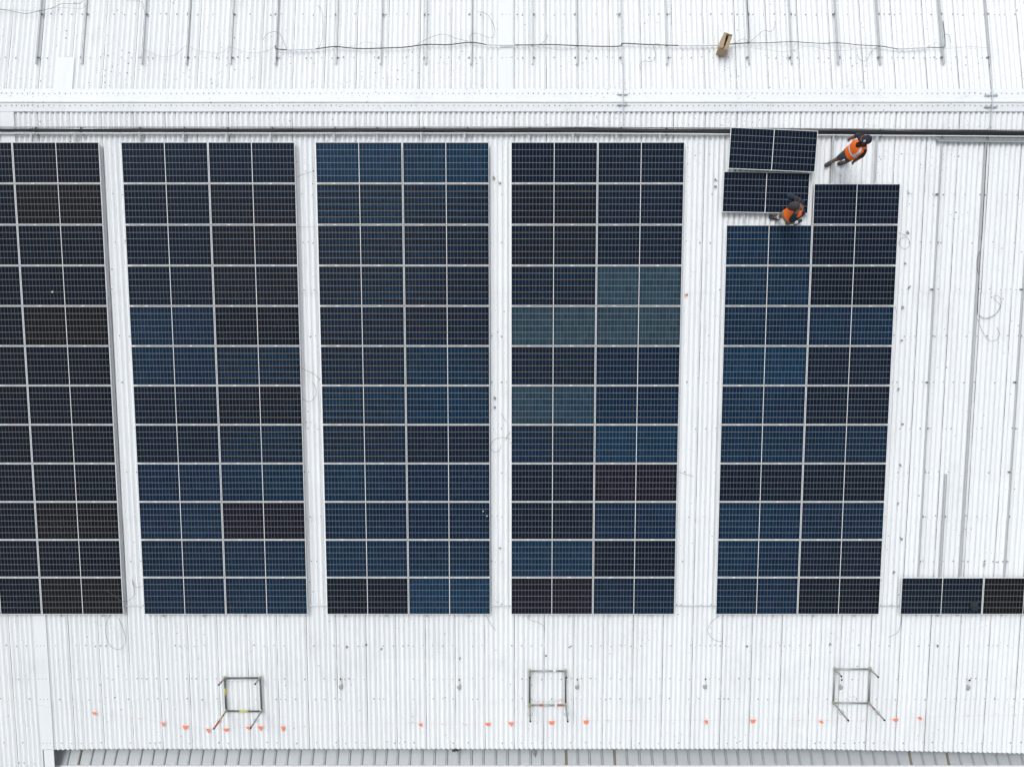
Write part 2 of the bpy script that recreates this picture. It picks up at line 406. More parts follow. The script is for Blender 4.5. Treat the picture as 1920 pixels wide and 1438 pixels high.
while x < XR:
    mi = 1 if min(abs(x-c) for c in brown) < .18 else 0
    w = .026
    vs = [(x-w*1.6,.4,.001),(x-w*.7,.4,.040),(x+w*.7,.4,.040),(x+w*1.6,.4,.001),(x-w*1.6,ytop,.001),(x-w*.7,ytop,.040),(x+w*.7,ytop,.040),(x+w*1.6,ytop,.001)]
    mb.add(vs, [(0,1,5,4),(1,2,6,5),(2,3,7,6)], mi)
    x += rnd.choice((.36,.38,.39)); i += 1
rb = mb.build('roof_rib', [M['rib'], M['ribbrown']], nb, NM); rb['kind'] = 'stuff'
mb = MB(); top = NM @ Vector((0, ytop, 0)); mb.box(((nx_l+XR)/2, top.y-.30, top.z+.03), (XR-nx_l, .62, .05)); mb.build('flashing', M['flat'], nb)
mb = MB(); mb.box((nx_l-.035, top.y+.2, top.z-.45), (.05, 1.9, .9)); mb.build('end_wall', M['tubedark'], nb)  # the shadow on this end is put into its dark colour
mb = MB(); mb.box(((nx_l+XR)/2, top.y-2.4, top.z-4.5), (XR-nx_l, 3.5, 8.6)); mb.build('wall', M['wall'], nb)
mb = MB()
c = nhit(1001, 1410); c2 = nhit(998, 1406)
vs = [nhit(996,1405.5)+Vector((0,0,.03)), nhit(1006,1404)+Vector((0,0,.06)), nhit(1006.5,1410)+Vector((0,0,.05)), nhit(1004,1420)+Vector((0,0,.025)), nhit(999,1411)+Vector((0,0,.05))]
mb.add([NM @ q for q in vs]+[NM @ (q-Vector((0,0,.012))) for q in vs], [(0,4,3,2,1),(5,6,7,8,9),(0,1,6,5),(1,2,7,6),(2,3,8,7),(3,4,9,8),(4,0,5,9)])
tag(mb.build('torn_sheet', M['clip']), 'torn dark triangular scrap hanging on the grey lower roof', 'scrap')
mb = MB(); rnd = random.Random(9)
for i in range(26):
    q = F(849+rnd.random()*13, 1404.5+rnd.random()*3, .0); mb.sphere((q.x, q.y, -.03+rnd.random()*.05), (.035, .02, .02), 6, 4, 0, Matrix.Rotation(rnd.random()*6, 3, 'Z'))
tag(mb.build('leaf_clump', M['debris'], None, FRONT), 'black clump of leaves caught under the scalloped eave', 'leaf litter')

# ------------------------------------------------------------------ solar panels
PW, PH, GAP = 2.411, 1.1156, .022
CELLW = (PW/2-.012-.026)/12; CELLH = (PH-.052)/6
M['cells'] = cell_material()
PZ = .088                          # underside of the frame above the crests
TH = .04
def panel_meshes():
    mb = MB(); w = .0135
    for sx in (-1, 1): mb.box((sx*(PW/2-w/2), 0, TH/2), (w, PH, TH))
    for sy in (-1, 1): mb.box((0, sy*(PH/2-w/2), TH/2), (PW-2*w, w, TH))
    fr = mb.mesh('frame', M['frame'])
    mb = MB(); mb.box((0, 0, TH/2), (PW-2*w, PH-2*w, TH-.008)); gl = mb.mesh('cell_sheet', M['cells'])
    mb = MB(); mb.box((0, 0, 0), (.062, .044, .012)); mb.dome((0, 0, .006), .009, .008, 6, 1); cl = mb.mesh('clamp', [M['frame'], M['screw']])
    return fr, gl, cl
FRm, GLm, CLm = panel_meshes()
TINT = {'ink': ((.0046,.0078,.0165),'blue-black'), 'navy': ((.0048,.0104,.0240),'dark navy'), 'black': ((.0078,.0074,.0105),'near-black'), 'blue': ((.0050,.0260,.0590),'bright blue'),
        'teal': ((.024,.050,.070),'pale teal-blue'), 'plum': ((.0082,.0082,.0165),'plum-black'), 'mid': ((.0042,.0155,.0395),'deep blue')}  # cell tints; blue and teal also hold painted cloud reflections
ROWY0 = F(960, 267, PZ+TH).y; ROWP = PH+GAP
def row_y(r): return ROWY0-PH/2-(r-1)*ROWP
# the columns: centre x, array words, column word, first row
cx = lambda px, py: F(px, py, PZ+TH).x
half = (PW+GAP)/2
colsp = []
xA = cx(104, 268)
colsp.append((xA-2*half, 'A', 'left', 'leftmost array', 1)); colsp.append((xA, 'A', 'right', 'leftmost array', 1))
for c, k, nm in ((389.4,'B','second array'), (754,'C','middle array'), (1121,'D','fourth array')):
    colsp.append((cx(c,268)-half, k, 'left', nm, 1)); colsp.append((cx(c,268)+half, k, 'right', nm, 1))
xE = (cx(1442.7,424)+cx(1607.0,348))/2
colsp.append((xE-half, 'E', 'left', 'unfinished last array', 3)); colsp.append((xE+half, 'E', 'right', 'unfinished last array', 2))
tints = {}
for k, s in {'A left': 'ink ink ink ink ink ink ink ink ink ink ink ink', 'A right': 'ink black ink ink black ink ink ink ink black ink black',
 'B left': 'navy navy navy navy mid mid navy navy mid mid mid mid', 'B right': 'navy navy navy navy ink mid navy mid mid plum mid mid',
 'C left': 'blue blue mid mid mid mid blue mid mid mid mid ink', 'C right': 'blue mid mid mid mid blue blue navy mid mid mid blue',
 'D left': 'navy navy navy mid teal mid teal mid navy navy blue plum', 'D right': 'navy navy navy teal teal mid mid blue plum mid navy mid',
 'E left': 'navy navy mid mid mid blue mid mid navy mid mid mid', 'E right': 'navy navy navy ink mid navy navy mid navy mid navy ink'}.items():
    for i, q in enumerate(s.split()): tints[(k, i+1)] = q
panel_xy = {}
first = {}
def make_panel(label, group, matrix, tint, clamps, band=.15):
    r = thing('solar_panel', label, 'solar panel', matrix, group)
    if 'f' not in first:
        first['f'] = link('frame', FRm, r); first['g'] = link('cell_sheet', GLm, r); f, g = first['f'], first['g']
    else:
        f = first['f'].copy(); COL.objects.link(f); f.parent = r
        g = first['g'].copy(); COL.objects.link(g); g.parent = r
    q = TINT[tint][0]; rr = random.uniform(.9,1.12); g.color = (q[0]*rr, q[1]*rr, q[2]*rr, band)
    for (x, y) in clamps:
        c = bpy.data.objects.new('clamp', CLm); COL.objects.link(c); c.parent = r; c.location = (x, y, TH+.004)
    return r
RX = (-.29*PW, .215*PW)              # where the two rails pass under each panel
for (x, k, side, words, r0) in colsp:
    for r in range(r0, 13):
        t = tints[(k+' '+side, r)]
        lab = '%s solar panel, %s row from the ridge, %s column of the %s' % (TINT[t][1], ORD[r], side, words)
        yy = row_y(r); rz = random.gauss(0, .0006)
        cl = [(q, PH/2+GAP/2) for q in RX]+([(-.44*PW, PH/2+GAP/2+.0)] if False else [])
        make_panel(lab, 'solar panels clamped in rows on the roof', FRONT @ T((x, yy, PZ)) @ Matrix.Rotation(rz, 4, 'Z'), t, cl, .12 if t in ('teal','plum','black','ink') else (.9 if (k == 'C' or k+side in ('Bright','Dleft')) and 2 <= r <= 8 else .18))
xG = F(1766, 1118, PZ+TH).x
make_panel('near-black solar panel with a dark cloth on it, right of the unfinished array', 'solar panels clamped in rows on the roof', FRONT @ T((xG, row_y(12), PZ)), 'navy', [(q, PH/2+.012) for q in RX])
make_panel('near-black solar panel cut by the right edge of the photo, bottom row', 'solar panels clamped in rows on the roof', FRONT @ T((xG+2*half, row_y(12), PZ)), 'black', [(q, PH/2+.012) for q in RX])
def loose(label, c, rot, tilt):
    q = F(c[0], c[1], tilt)
    make_panel(label, 'loose solar panels waiting to be fixed', FRONT @ T((q.x, q.y, tilt-TH)) @ Matrix.Rotation(R(rot), 4, 'Z'), 'navy', [])
loose('loose dark navy solar panel lying askew across the black cable tray', (1449.4, 281.3), -2.35, .30)
loose('loose dark navy solar panel under the crouching worker, slightly askew', (1436.2, 361.4), -1.05, .165)

# ------------------------------------------------------------------ mounting rails
def rail_mesh(L, feet):
    w, h = .040, .058
    prof = [(-w/2,0),(w/2,0),(w/2,h),(w*.18,h),(w*.18,h-.022),(-w*.18,h-.022),(-w*.18,h),(-w/2,h)]
    vs = [(x, 0, z) for x, z in prof]+[(x, L, z) for x, z in prof]; n = len(prof)
    fs = [(i, (i+1)%n, n+(i+1)%n, n+i) for i in range(n)]+[(0,1,2,3,4,5,6,7)[::-1], tuple(range(n, 2*n))]
    mb = MB(); mb.add(vs, fs); return mb.mesh('channel', M['rail'])
FOOT = MB(); FOOT.box((-.035, 0, .030), (.012, .05, .06)); FOOT.box((-.055, 0, .004), (.05, .05, .008)); FOOT.dome((-.06, 0, .008), .014, .014, 6)
FOOTm = FOOT.mesh('foot', M['railfoot'])
def rail(label, group, Mx, x, ya, yb, feet=(), z=.001):
    r = thing('mounting_rail', label, 'rail', Mx @ T((x, min(ya, yb), z)), group)
    link('channel', rail_mesh(abs(yb-ya), ()), r)
    for f in feet:
        c = bpy.data.objects.new('foot', FOOTm); COL.objects.link(c); c.parent = r; c.location = (random.uniform(-.005,.005), f-min(ya, yb), -.001)
        if random.random() < .5: c.rotation_euler.z = math.pi
    return r
up = [66,152,264.5,348,431,515,629,712.5,798,882.5,998,1082,1167,1251,1405.5,1485.5,1573,1652,1771,1858]
ups = [66,152,264.5,347.5,430.5,515,629,712.5,798,882.5,998,1082,1167.5,1251.5]
for i, px in enumerate(up):
    q = B(px, 119.5, .06)
    rail('bare grey mounting rail, %s from the left on the slope beyond the ridge' % ORD[i+1], 'rails on the slope beyond the ridge', BACK, q.x, q.y, q.y+6.5, [back_rows[0], back_rows[1]])
ends = [66,151,262,345,427,510,628,707,795,877,993,1080,1165,1250]
bot = row_y(12)-PH/2-.10
nm = ['leftmost array','leftmost array','second array','second array','second array','second array','middle array','middle array','middle array','middle array','fourth array','fourth array','fourth array','fourth array']
for i, (k, q) in enumerate([(j, s) for j, c in enumerate(colsp) if c[4] == 1 and c[1] != 'Z' and not (c[1] == 'A' and c[2] == 'left') for s in RX]):
    x = colsp[k][0]+q
    rail('aluminium rail under the %s column of the %s, its %s rail' % (colsp[k][2], colsp[k][3], 'left' if q < 0 else 'right'), 'rails under the solar arrays', FRONT, x, F(960, 246).y, bot, [], .034)
for k in (8, 9):
    for q in RX:
        x = colsp[k][0]+q
        rail('aluminium rail under the %s column of the unfinished last array, its %s rail' % (colsp[k][2], 'left' if q < 0 else 'right'), 'rails under the solar arrays', FRONT, x, F(960, 250).y, bot, [], .034 if k == 8 else .034)
feet = [q for q in front_rows[:9]]
for (p1, p2, nmz, y0, y1) in ((1745, 0, 'first bare rail right of the unfinished array, ending at the lone panels', 258, 1153), (1826.5, 0, 'cable-carrying bare rail in the gap at the right, between two others', 258, 1153), (1911, 0, 'bare rail nearest the right edge of the photo', 262, 1153)):
    q = F(p1, 670, .06)
    rail(nmz if 'rail' in nmz else nmz, 'bare rails right of the unfinished array', FRONT, q.x, F(p1, y0).y, F(p1, y1).y, feet if 'cable' not in nmz else [], .002)
q = F(1770, 980, .06)
rail('short bare rail stopping halfway up, above the lone panel with the cloth', 'bare rails right of the unfinished array', FRONT, q.x, F(1775, 888).y, bot, [front_rows[7]], .002)

# ------------------------------------------------------------------ cable tray and cable bundle
def tray_y(px):
    return 244.3 if px < 1100 else 244.3+(px-1100)*.0072
TR = [(-160,0)]+[(x, 0) for x in range(0, 2081, 40)]
tr = thing('cable_tray', 'long galvanised wire cable tray running just below the ridge', 'cable tray', FRONT)
mb = MB(); hb = .075; ht = .135
def tp(px, off, h):
    q = F(px, tray_y(px), .1); return Vector((q.x, q.y+off, h))
long_x = list(range(-200, 2121, 40))
for off, h in ((.074,ht),(.074,.105),(.074,hb),(.025,hb),(-.025,hb),(-.066,hb)):
    mb.tube([tp(x, off, h) for x in long_x], .0035, 5)
xa = tp(-200,0,0).x; xb = tp(2120,0,0).x; x = xa
while x < xb:
    px = 960+(x/ (tp(1960,0,0).x-tp(960,0,0).x))*1000
    yq = tp(px, 0, 0).y
    mb.tube([(x, yq+.074, hb),(x, yq-.066, hb),(x, yq-.066, .10)], .0045, 4, 0, False)
    mb.box((x, yq+.078, (ht+hb)/2), (.022, .005, ht-hb+.012), 1)
    mb.box((x, yq+.086, ht+.004), (.075, .010, .004), 1)
    x += .0743
mb.build('wire_basket', [M['galv'], M['frame']], tr)
mb = MB()
def strip(y0, y1, z0, z1, xs_, mi=0):
    for i in range(len(xs_)-1):
        a = tp(xs_[i], 0, 0); b = tp(xs_[i+1], 0, 0)
        vs = [(a.x,a.y+y0,z0),(b.x,b.y+y0,z0),(b.x,b.y+y1,z0),(a.x,a.y+y1,z0),(a.x,a.y+y0,z1),(b.x,b.y+y0,z1),(b.x,b.y+y1,z1),(a.x,a.y+y1,z1)]
        mb.add(vs, [(3,2,1,0),(4,5,6,7),(0,1,5,4),(2,3,7,6),(1,2,6,5),(3,0,4,7)])
strip(-.096, -.072, .068, .105, long_x); mb.build('side_channel', M['conduit'], tr)
mb = MB(); strip(.082, .086, .068, .136, long_x); mb.build('slot_shade', M['tubedark'], tr)  # dark strip stands in for the shade seen through the slots
for px in [66,151,262,345,427,510,628,707,795,877,993,1080,1165,1250,1402,1485,1568,1652,1767,1852]:
    mb = MB()
    a = tp(px, 0, 0); mb.box((a.x, a.y-.02, .064), (.045, .26, .012)); mb.box((a.x, a.y+.10, .085), (.03, .02, .05)); mb.dome((a.x, a.y-.10, .105), .016, .02, 6)
    mb.box((a.x+.03, a.y-.115, .085), (.05, .03, .045))
    mb.build('support_bracket', M['railfoot'], tr)
# wide perforated tray at the right
wt = thing('perforated_tray', 'wide ribbed galvanised tray joining the cable tray at the far right', 'cable tray', FRONT)
mb = MB(); y0 = tp(1745,0,0).y-.085
xl = F(1745, 262).x; xw = F(1757, 262).x
def wy(x): return F(1850, tray_y(960+x*67)).y
for i in range(60):
    x0_ = xw+i*.1; 
yt = F(1850, 252.2).y; yb_ = F(1850, 266.5).y
vs = [(xl,yt,.062),(xw,yb_,.062),(xb,yb_-.06,.062),(xb,yt-.06,.062)]
mb.add(vs+[(a,b,c-.004) for a,b,c in vs], [(0,1,2,3),(7,6,5,4),(0,4,5,1),(1,5,6,2)])
x = xl+.03; 
while x < xb:
    lo = yb_ if x > xw else yt+(yb_-yt)*(x-xl)/(xw-xl)
    dd = -.06*(x-xw)/(xb-xw)
    mb.box((x, (yt+lo)/2+dd, .066), (.022, max(.02, yt-lo-.02), .008)); x += .052
mb.build('tray_floor', M['tube'], wt)
mb = MB(); mb.tube([(xl, yt, .085),(xw, yb_, .085),(xb, yb_-.06, .085)], .012, 6); mb.build('tray_lip', M['galv'], wt)
# the cables
bd = thing('cable_bundle', 'thick bundle of black cables lying in the wire tray', 'cables', FRONT)
mb = MB(); rnd = random.Random(21)
for i in range(20):
    pts = []
    off0 = -.050+.106*i/19; ph = rnd.uniform(0, 9)
    for x in range(-200, 2121, 20):
        o_ = .016*mnoise.noise(Vector((x*.006, ph, i)))*1.6+off0*(.48+.0003*max(0,x)+.25*mnoise.noise(Vector((x*.003, 5, 2))))
        pts.append(tp(x, o_-.006, .084+.030*((i*7) % 20)/20+.010*mnoise.noise(Vector((x*.01, i, 4)))))
    mb.tube(pts, rnd.choice((.009,.010,.012)), 5)
mb.build('cable', M['black'], bd, None, True)
mb = MB(); rnd = random.Random(22)
for i in range(3):
    mb.tube([tp(x, .02*mnoise.noise(Vector((x*.01, i*7.7, 1)))+(-.012+.02*i), .128+.006*mnoise.noise(Vector((x*.02, i, 3)))) for x in range(300+i*250, 1500+i*290, 16)], .006, 4)
mb.build('cable', M['greywire'] if False else M['darkwire'], bd, None, True)

# ------------------------------------------------------------------ conduits over the ridge and between the arrays
def wire(name, label, pts, r, mat, Mx=FRONT, h=.012, cat='wire', group=None, lift=0, fn=None):
    f = F if Mx is FRONT else B
    ps = []
    for i, q in enumerate(pts):
        hh = q[2] if len(q) > 2 else h+lift*math.sin(math.pi*i/max(1, len(pts)-1))
        ps.append(f(q[0], q[1], hh))
    mb = MB(); mb.tube(smooth_path(ps, 6), r, 5); o = mb.build(name, mat, None, Mx, True)
    return tag(o, label, cat, group)
for (x, pb, lab, brk) in ((1167.5, [(1167.5,112),(1168,150),(1168,187.5)], 'thin grey conduit crossing the ridge on two short brackets, near the middle', ((1157,1177.5,177.0),(1157,1177,196.4))),
                     (1858, [(1858,118),(1859,135),(1861,170),(1861,187.5)], 'thin grey conduit crossing the ridge on two short brackets, at the far right', ((1846,1870.5,179.3),(1846,1870,200.6)))):
    c = thing('ridge_conduit', lab, 'conduit', Matrix.Identity(4), 'conduits crossing the ridge')
    ps = [BACK @ B(a, b, .09) for a, b in pb]
    e = F(pb[-1][0], 188.5, .09); f2 = F(pb[-1][0]-1.5 if x > 1500 else pb[-1][0], 215, .09); f3 = F(pb[-1][0]-3 if x > 1500 else pb[-1][0]-.5, 240, .11)
    ps += [FRONT @ e, FRONT @ f2, FRONT @ f3]
    mb = MB(); mb.tube(smooth_path(ps, 5), .016, 8); mb.build('pipe', M['pipe'], c, None, True)
    for i, (xa_, xb_, y) in enumerate(brk):
        Mx = BACK if i == 0 else FRONT; f = B if i == 0 else F
        a = f(xa_, y, .05); b = f(xb_, y, .05); mb = MB(); mb.box(((a.x+b.x)/2, a.y, .05), (b.x-a.x, .035, .035)); mb.dome(((a.x*.7+b.x*.3), a.y-.035, .03), .02, .03); mb.dome(((a.x*.3+b.x*.7), a.y-.035, .03), .02, .03)
        mb.build('bracket', M['galv'], c, Mx)
mb = MB(); yy = F(960, 1135.5, .03).y
mb.tube([(F(150,1134).x, yy, .028), (F(1700,1134).x, yy, .028)], .017, 7)
tag(mb.build('cross_conduit', M['pipe'], None, FRONT), 'thin pale conduit crossing the walkways between the arrays near their bottom', 'conduit')

# black cable run draped over the far rails with white sleeves
run = thing('draped_cable', 'black cable draped across the far rails with white sleeves on it', 'cable', BACK)
RH = .07
segs = [[(516,86),(518,92),(538,94),(566,93.5),(593,92),(627,88),(650,90),(680,92),(713,91),(760,89),(800,84),(840,84.5),(882,80),(912,84),(940,85.5),(965,85),(1000,85),(1040,84.5),(1100,87),(1160,87.5),(1168,82),(1210,84),(1272,86),(1310,86),(1350,85),(1380,82.5),(1404,81)]]
seg2 = [(1404,81),(1440,81),(1485,79),(1540,82),(1572,81),(1612,85),(1650,87),(1683,92),(1710,91),(1738,89.5),(1768,89.5),(1772,82),(1771,66),(1768,40)]
mb = MB()
for s in segs: mb.tube(smooth_path([B(a, b, RH) for a, b in s], 5), .013, 6)
mb.tube(smooth_path([B(a, b, RH-.01) for a, b in seg2], 5), .009, 6)
mb.tube(smooth_path([B(a, b, RH) for a, b in [(1404,81),(1404.5,60),(1402.5,30),(1400,-10)]], 5), .009, 6)
mb.build('cable_core', M['black'], run, None, True)
for s in ([(538,94),(566,93.5),(593,92)], [(912,84),(940,85.5),(965,85)], [(1272,86),(1310,86),(1350,85)], [(1683,92),(1710,91),(1738,89.5)]):
    mb = MB(); ps = smooth_path([B(a, b, RH) for a, b in s], 14)
    mb.tube(ps, [(.024 if i % 2 else .020) for i in range(len(ps))], 8); mb.build('sleeve', M['conduit'], run, None, True)
D, G = M['darkwire'], M['greywire']
back_wires = [
 ('dark wire sagging over the two leftmost far rails', [(-20,15),(0,18),(25,22),(48,26),(70,22),(100,15),(115,8),(140,8),(152,6),(158,-2)], .007, M['black']),
 ('pale thin wire looping between the two leftmost far rails', [(-10,17),(40,20),(70,21),(110,15),(150,17),(160,12),(166,5)], .005, G),
 ('thin pale wire swagged between the third and sixth far rails', [(265,90),(290,103),(312,107),(330,103),(348,88),(370,95),(405,101),(420,97),(432,89),(455,97),(480,100),(505,95),(516,86)], .0055, G),
 ('short thin wire hooking down at the top left', [(235,-5),(252,2),(262,3),(268,7),(269,18)], .0055, D),
 ('dark wire end arching over the sixth far rail', [(493,76),(500,65),(515,60),(527,67),(533,83),(538,93)], .006, D),
 ('dark wire end curling up between the sixth and seventh far rails', [(595,10),(603,20),(605,45),(604,72),(601,84),(596,91)], .006, D),
 ('thin wire bowed above the draped cable near the eighth far rail', [(655,89),(672,84),(686,80),(702,83),(716,89)], .005, G),
 ('thin wire arching between the ninth and tenth far rails', [(778,86),(800,74),(822,66),(838,66),(856,73),(880,78)], .006, D),
 ('large dark loop of wire right of the tenth far rail', [(895,23),(908,25),(918,33),(927,52),(927,66),(920,72),(905,67),(890,63),(882,68),(881,76),(884,80)], .006, D),
 ('thin pale wire sagging under the draped cable near the eleventh far rail', [(968,86),(985,89),(1010,88),(1040,93),(1060,95),(1080,90)], .005, G),
 ('short wire tail rising from the draped cable right of the eleventh rail', [(1012,84),(1019,80),(1024,73),(1027,66)], .006, D),
 ('curly dark wire end hanging between the thirteenth and fourteenth far rails', [(1240,86),(1230,82),(1225,88),(1229,100),(1229,109),(1221,116),(1207,115),(1200,121),(1201,131)], .006, D),
 ('wire hump between the cardboard box and the next far rail', [(1378,82),(1390,75),(1398,74),(1404,81)], .006, D),
 ('dark wire rising right from the fifteenth far rail and curling over', [(1404,81),(1418,69),(1430,59),(1436,58),(1444,60),(1451,54),(1454,45),(1452,40)], .006, D),
 ('long thin pale wire waving below the cable among the right far rails', [(1405,90),(1440,94),(1465,98),(1490,94),(1515,87),(1540,92),(1560,96),(1600,94),(1620,91),(1650,93),(1672,97),(1690,92)], .005, G),
 ('dark wire tail hooked below the cable left of the eighteenth far rail', [(1607,102),(1610,110),(1618,115),(1626,112),(1632,101),(1642,91),(1652,87),(1666,89),(1683,93)], .0065, D),
 ('pale wire running from the nineteenth far rail to the twentieth', [(1738,89),(1756,81),(1764,86),(1772,91),(1800,90),(1815,88),(1835,89),(1857,91)], .005, G),
 ('small dark wire hook right of the nineteenth far rail', [(1769,70),(1774,65),(1780,68),(1783,82)], .006, D)]
for lab, p, r, m in back_wires: wire('loose_wire', lab, p, r*.75, m, BACK, .055, 'wire', 'loose wires on the roof', .02)
PT = PZ+TH+.012
front_wires = [
 ('thin wire looping from the lowest left panel into the first walkway', [(200,1107,PT),(215,1117,PT),(228,1126,PT),(241,1126,.06),(252,1113),(250,1095),(247,1085)], D),
 ('thin wire bridging the first walkway to the second array near the bottom', [(248,1090),(251,1098),(258,1101),(268,1098,.1)], D),
 ('large drooping wire loop below the leftmost array', [(207,1151),(199,1170),(199,1192),(207,1210),(220,1217),(231,1212),(235,1198),(230,1176),(222,1158)], D),
 ('short bowed wire by the top of the middle array, left walkway', [(558,333),(568,327),(588,322,.1)], D),
 ('straight thin wire crossing the second walkway at the third row', [(556,425),(575,426),(592,425,.1)], G),
 ('arched wire in the second walkway beside the sixth row', [(563,690),(580,697),(592,704),(600,714,.1)], D),
 ('hook of wire in the second walkway beside the seventh row', [(586,716),(592,728),(592,740),(586,750),(577,753),(566,747)], D),
 ('thin curl of wire in the third walkway beside the eighth row', [(957,823),(942,820),(929,823),(921,831),(920,840),(927,847),(935,845),(940,835)], D),
 ('short straight wire in the third walkway beside the seventh row', [(940,775),(944,783),(949,791)], D),
 ('wire sticking out left of the fourth array at the eighth row', [(948,825),(952,816),(957,810)], D),
 ('wire end trailing below the middle array', [(911,1152),(918,1166),(929,1181)], D),
 ('wavy wire end trailing below the fourth array', [(986,1153),(994,1162),(1008,1166),(1019,1173),(1020,1183)], D),
 ('wire crossing the fourth walkway beside the ninth row', [(1273,885),(1285,889),(1300,893)], D),
 ('bowed wire dropping below the unfinished array', [(1348,1154),(1333,1167),(1327,1182),(1333,1194),(1344,1201),(1356,1202)], D),
 ('wire trailing below the panel with the dark cloth', [(1691,1152),(1688,1172),(1684,1184),(1676,1190),(1666,1194)], D),
 ('ring of wire right of the unfinished array at the third row', [(1685,436),(1697,442),(1705,452),(1705,461),(1697,467),(1688,462),(1686,454),(1690,447),(1697,446)], D),
 ('short wire hanging right of the unfinished array at the fifth row', [(1678,574),(1681,584),(1682,600)], G),
 ('double loop of wire off the cable rail at the right', [(1833,589),(1840,596),(1852,598),(1866,590),(1876,574),(1877,562),(1870,554),(1864,556),(1866,563),(1874,570),(1876,576),(1868,588),(1852,596),(1838,594)], D),
 ('hooked wire below the double loop off the cable rail', [(1833,598),(1840,617),(1850,634),(1860,640),(1870,636),(1874,625),(1869,614)], D)]
for lab, p, m in front_wires: wire('loose_wire', lab, p, .0042, m, FRONT, .012, 'wire', 'loose wires on the roof', .01)
rc = F(1845,370,.06)
wire('rail_cable', 'pair of dark cables running down the bare rail at the right', [(1852,262,.07),(1849,300,.07),(1846,360,.07),(1842,430,.07),(1840,455,.06),(1838,480,.07),(1836,520,.07),(1834,560,.07),(1833,588,.07)], .010, M['tubedark'], FRONT, cat='cable')
wire('rail_cable', 'thin cable looped off the bare rail at the right', [(1837,472,.06),(1833,485,.03),(1832,500,.03),(1835,515,.06)], .006, D, FRONT, cat='cable')

# ------------------------------------------------------------------ scaffold frames
def scaffold(label, corners, tips, scheme, white):
    s = thing('scaffold_frame', label, 'scaffold', FRONT @ T(F(*corners[0], 0)), 'scaffold frames near the eave')
    o0 = F(*corners[0], 0)
    cs = [F(a, b, .06)-o0 for a, b in corners]
    for c in cs: c.z = .06
    rt = .027
    for i, (a, b) in enumerate(((0,1),(3,2),(0,3),(1,2))):
        mb = MB(); d = (cs[b]-cs[a]).normalized(); mb.tube([cs[a]+d*.03, cs[b]-d*.03], rt, 10)
        lg = mb.build('ledger', M['tube'] if i in scheme['light'] else M['tubedark'], s, None, True)
        for (f0, f1, m) in scheme['bands'].get(i, ()):
            mb = MB(); mb.tube([cs[a].lerp(cs[b], f0), cs[a].lerp(cs[b], f1)], rt+.003, 10); mb.build('tape_band', M[m], lg, None, True)
    for i, c in enumerate(cs):
        # the height of a post from how far the photograph shows its tip from its foot
        best = min((k*.01 for k in range(8, 160)), key=lambda h: ((F(*tips[i], h)-o0).xy-c.xy).length)
        tip = F(*tips[i], best)-o0; tip = Vector((tip.x*.8+c.x*.2, tip.y*.8+c.y*.2, best))
        mb = MB(); mb.tube([Vector((c.x, c.y, .0)), tip], rt, 10, 0, False)
        po = mb.build('post', M['tube'], s, None, True)
        d = (tip-c).normalized(); rot = d.to_track_quat('Z', 'Y').to_matrix()
        mb = MB(); mb.tube([tip-d*.03, tip+d*.002], [rt*.98, rt*1.02], 10); mb.build('post_mouth', M['hollow'], po, None, True)  # dark plug stands in for the shade inside the open tube
        mb = MB(); mb.torus(c+Vector((0,0,.02)), .048, .008, None, 14, 5); 
        mb.build('rosette', M['galv'], po, None, True); mb = MB()
        if i >= 2: mb.torus(c.lerp(tip, .55), .066, .010, rot, 16, 5); [mb.tube([c.lerp(tip,.55), c.lerp(tip,.55)+rot @ Vector((math.cos(q)*.05, math.sin(q)*.05, 0))], .005, 4) for q in (0,1.57,3.14,4.71)]; mb.build('collar_ring', M['galv'], po, None, True)
        mb = MB(); mb.box(c+Vector((.0, .055, .02)), (.03, .05, .03)); mb.build('wedge', M['yellow'], po)
        for (f0, f1, m) in scheme['posts'].get(i, ()):
            mb = MB(); mb.tube([c.lerp(tip, f0), c.lerp(tip, f1)], rt+.003, 10, 0, False); mb.build('tape_band', M[m], po, None, True)
    if white:
        mb = MB(); y = white; a = cs[0]+Vector((.03, y, -.03)); b = cs[1]+Vector((0, y, -.03)); mb.tube([a, b], .010, 6); mb.build('brace', M['whitetape'], s, None, True)
scaffold('square scaffold frame with yellow-taped tubes, left of the three near the eave', [(421,1271),(487.5,1270.5),(490.5,1333),(424,1332.5)], [(410,1283.5),(478,1282),(470,1364),(401,1366)],
 {'light': (), 'bands': {2: ((.30,.52,'yellow'),), 1: ((.38,.62,'yellow'),)}, 'posts': {0: ((.55,.75,'red'),), 3: ((.22,.30,'red'),(.34,.46,'yellow'),(.60,.94,'red'))}}, -.085)
scaffold('square scaffold frame with red-taped front tube, middle one of three near the eave', [(993,1257.5),(1060,1257.5),(1060.5,1321.5),(993,1321.5)], [(993.5,1270),(1062,1270),(1064.5,1352),(994.5,1352)],
 {'light': (0,1), 'bands': {0: ((.66,.74,'whitetape'),), 1: ((.27,.38,'red'),(.70,.76,'whitetape'),(.78,.89,'red'))}, 'posts': {2: ((.10,.18,'yellow'),), 3: ((.16,.21,'red'),(.22,.34,'yellow'))}}, -.93)
scaffold('square grey scaffold frame over a roof anchor, rightmost of three near the eave', [(1565,1254),(1631.5,1254),(1629.5,1318),(1562.5,1317)], [(1577.8,1267.8),(1646.7,1269),(1658.5,1350),(1590.7,1350.4)],
 {'light': (0,1,2,3), 'bands': {}, 'posts': {2: ((.30,.40,'red'),)}}, None)

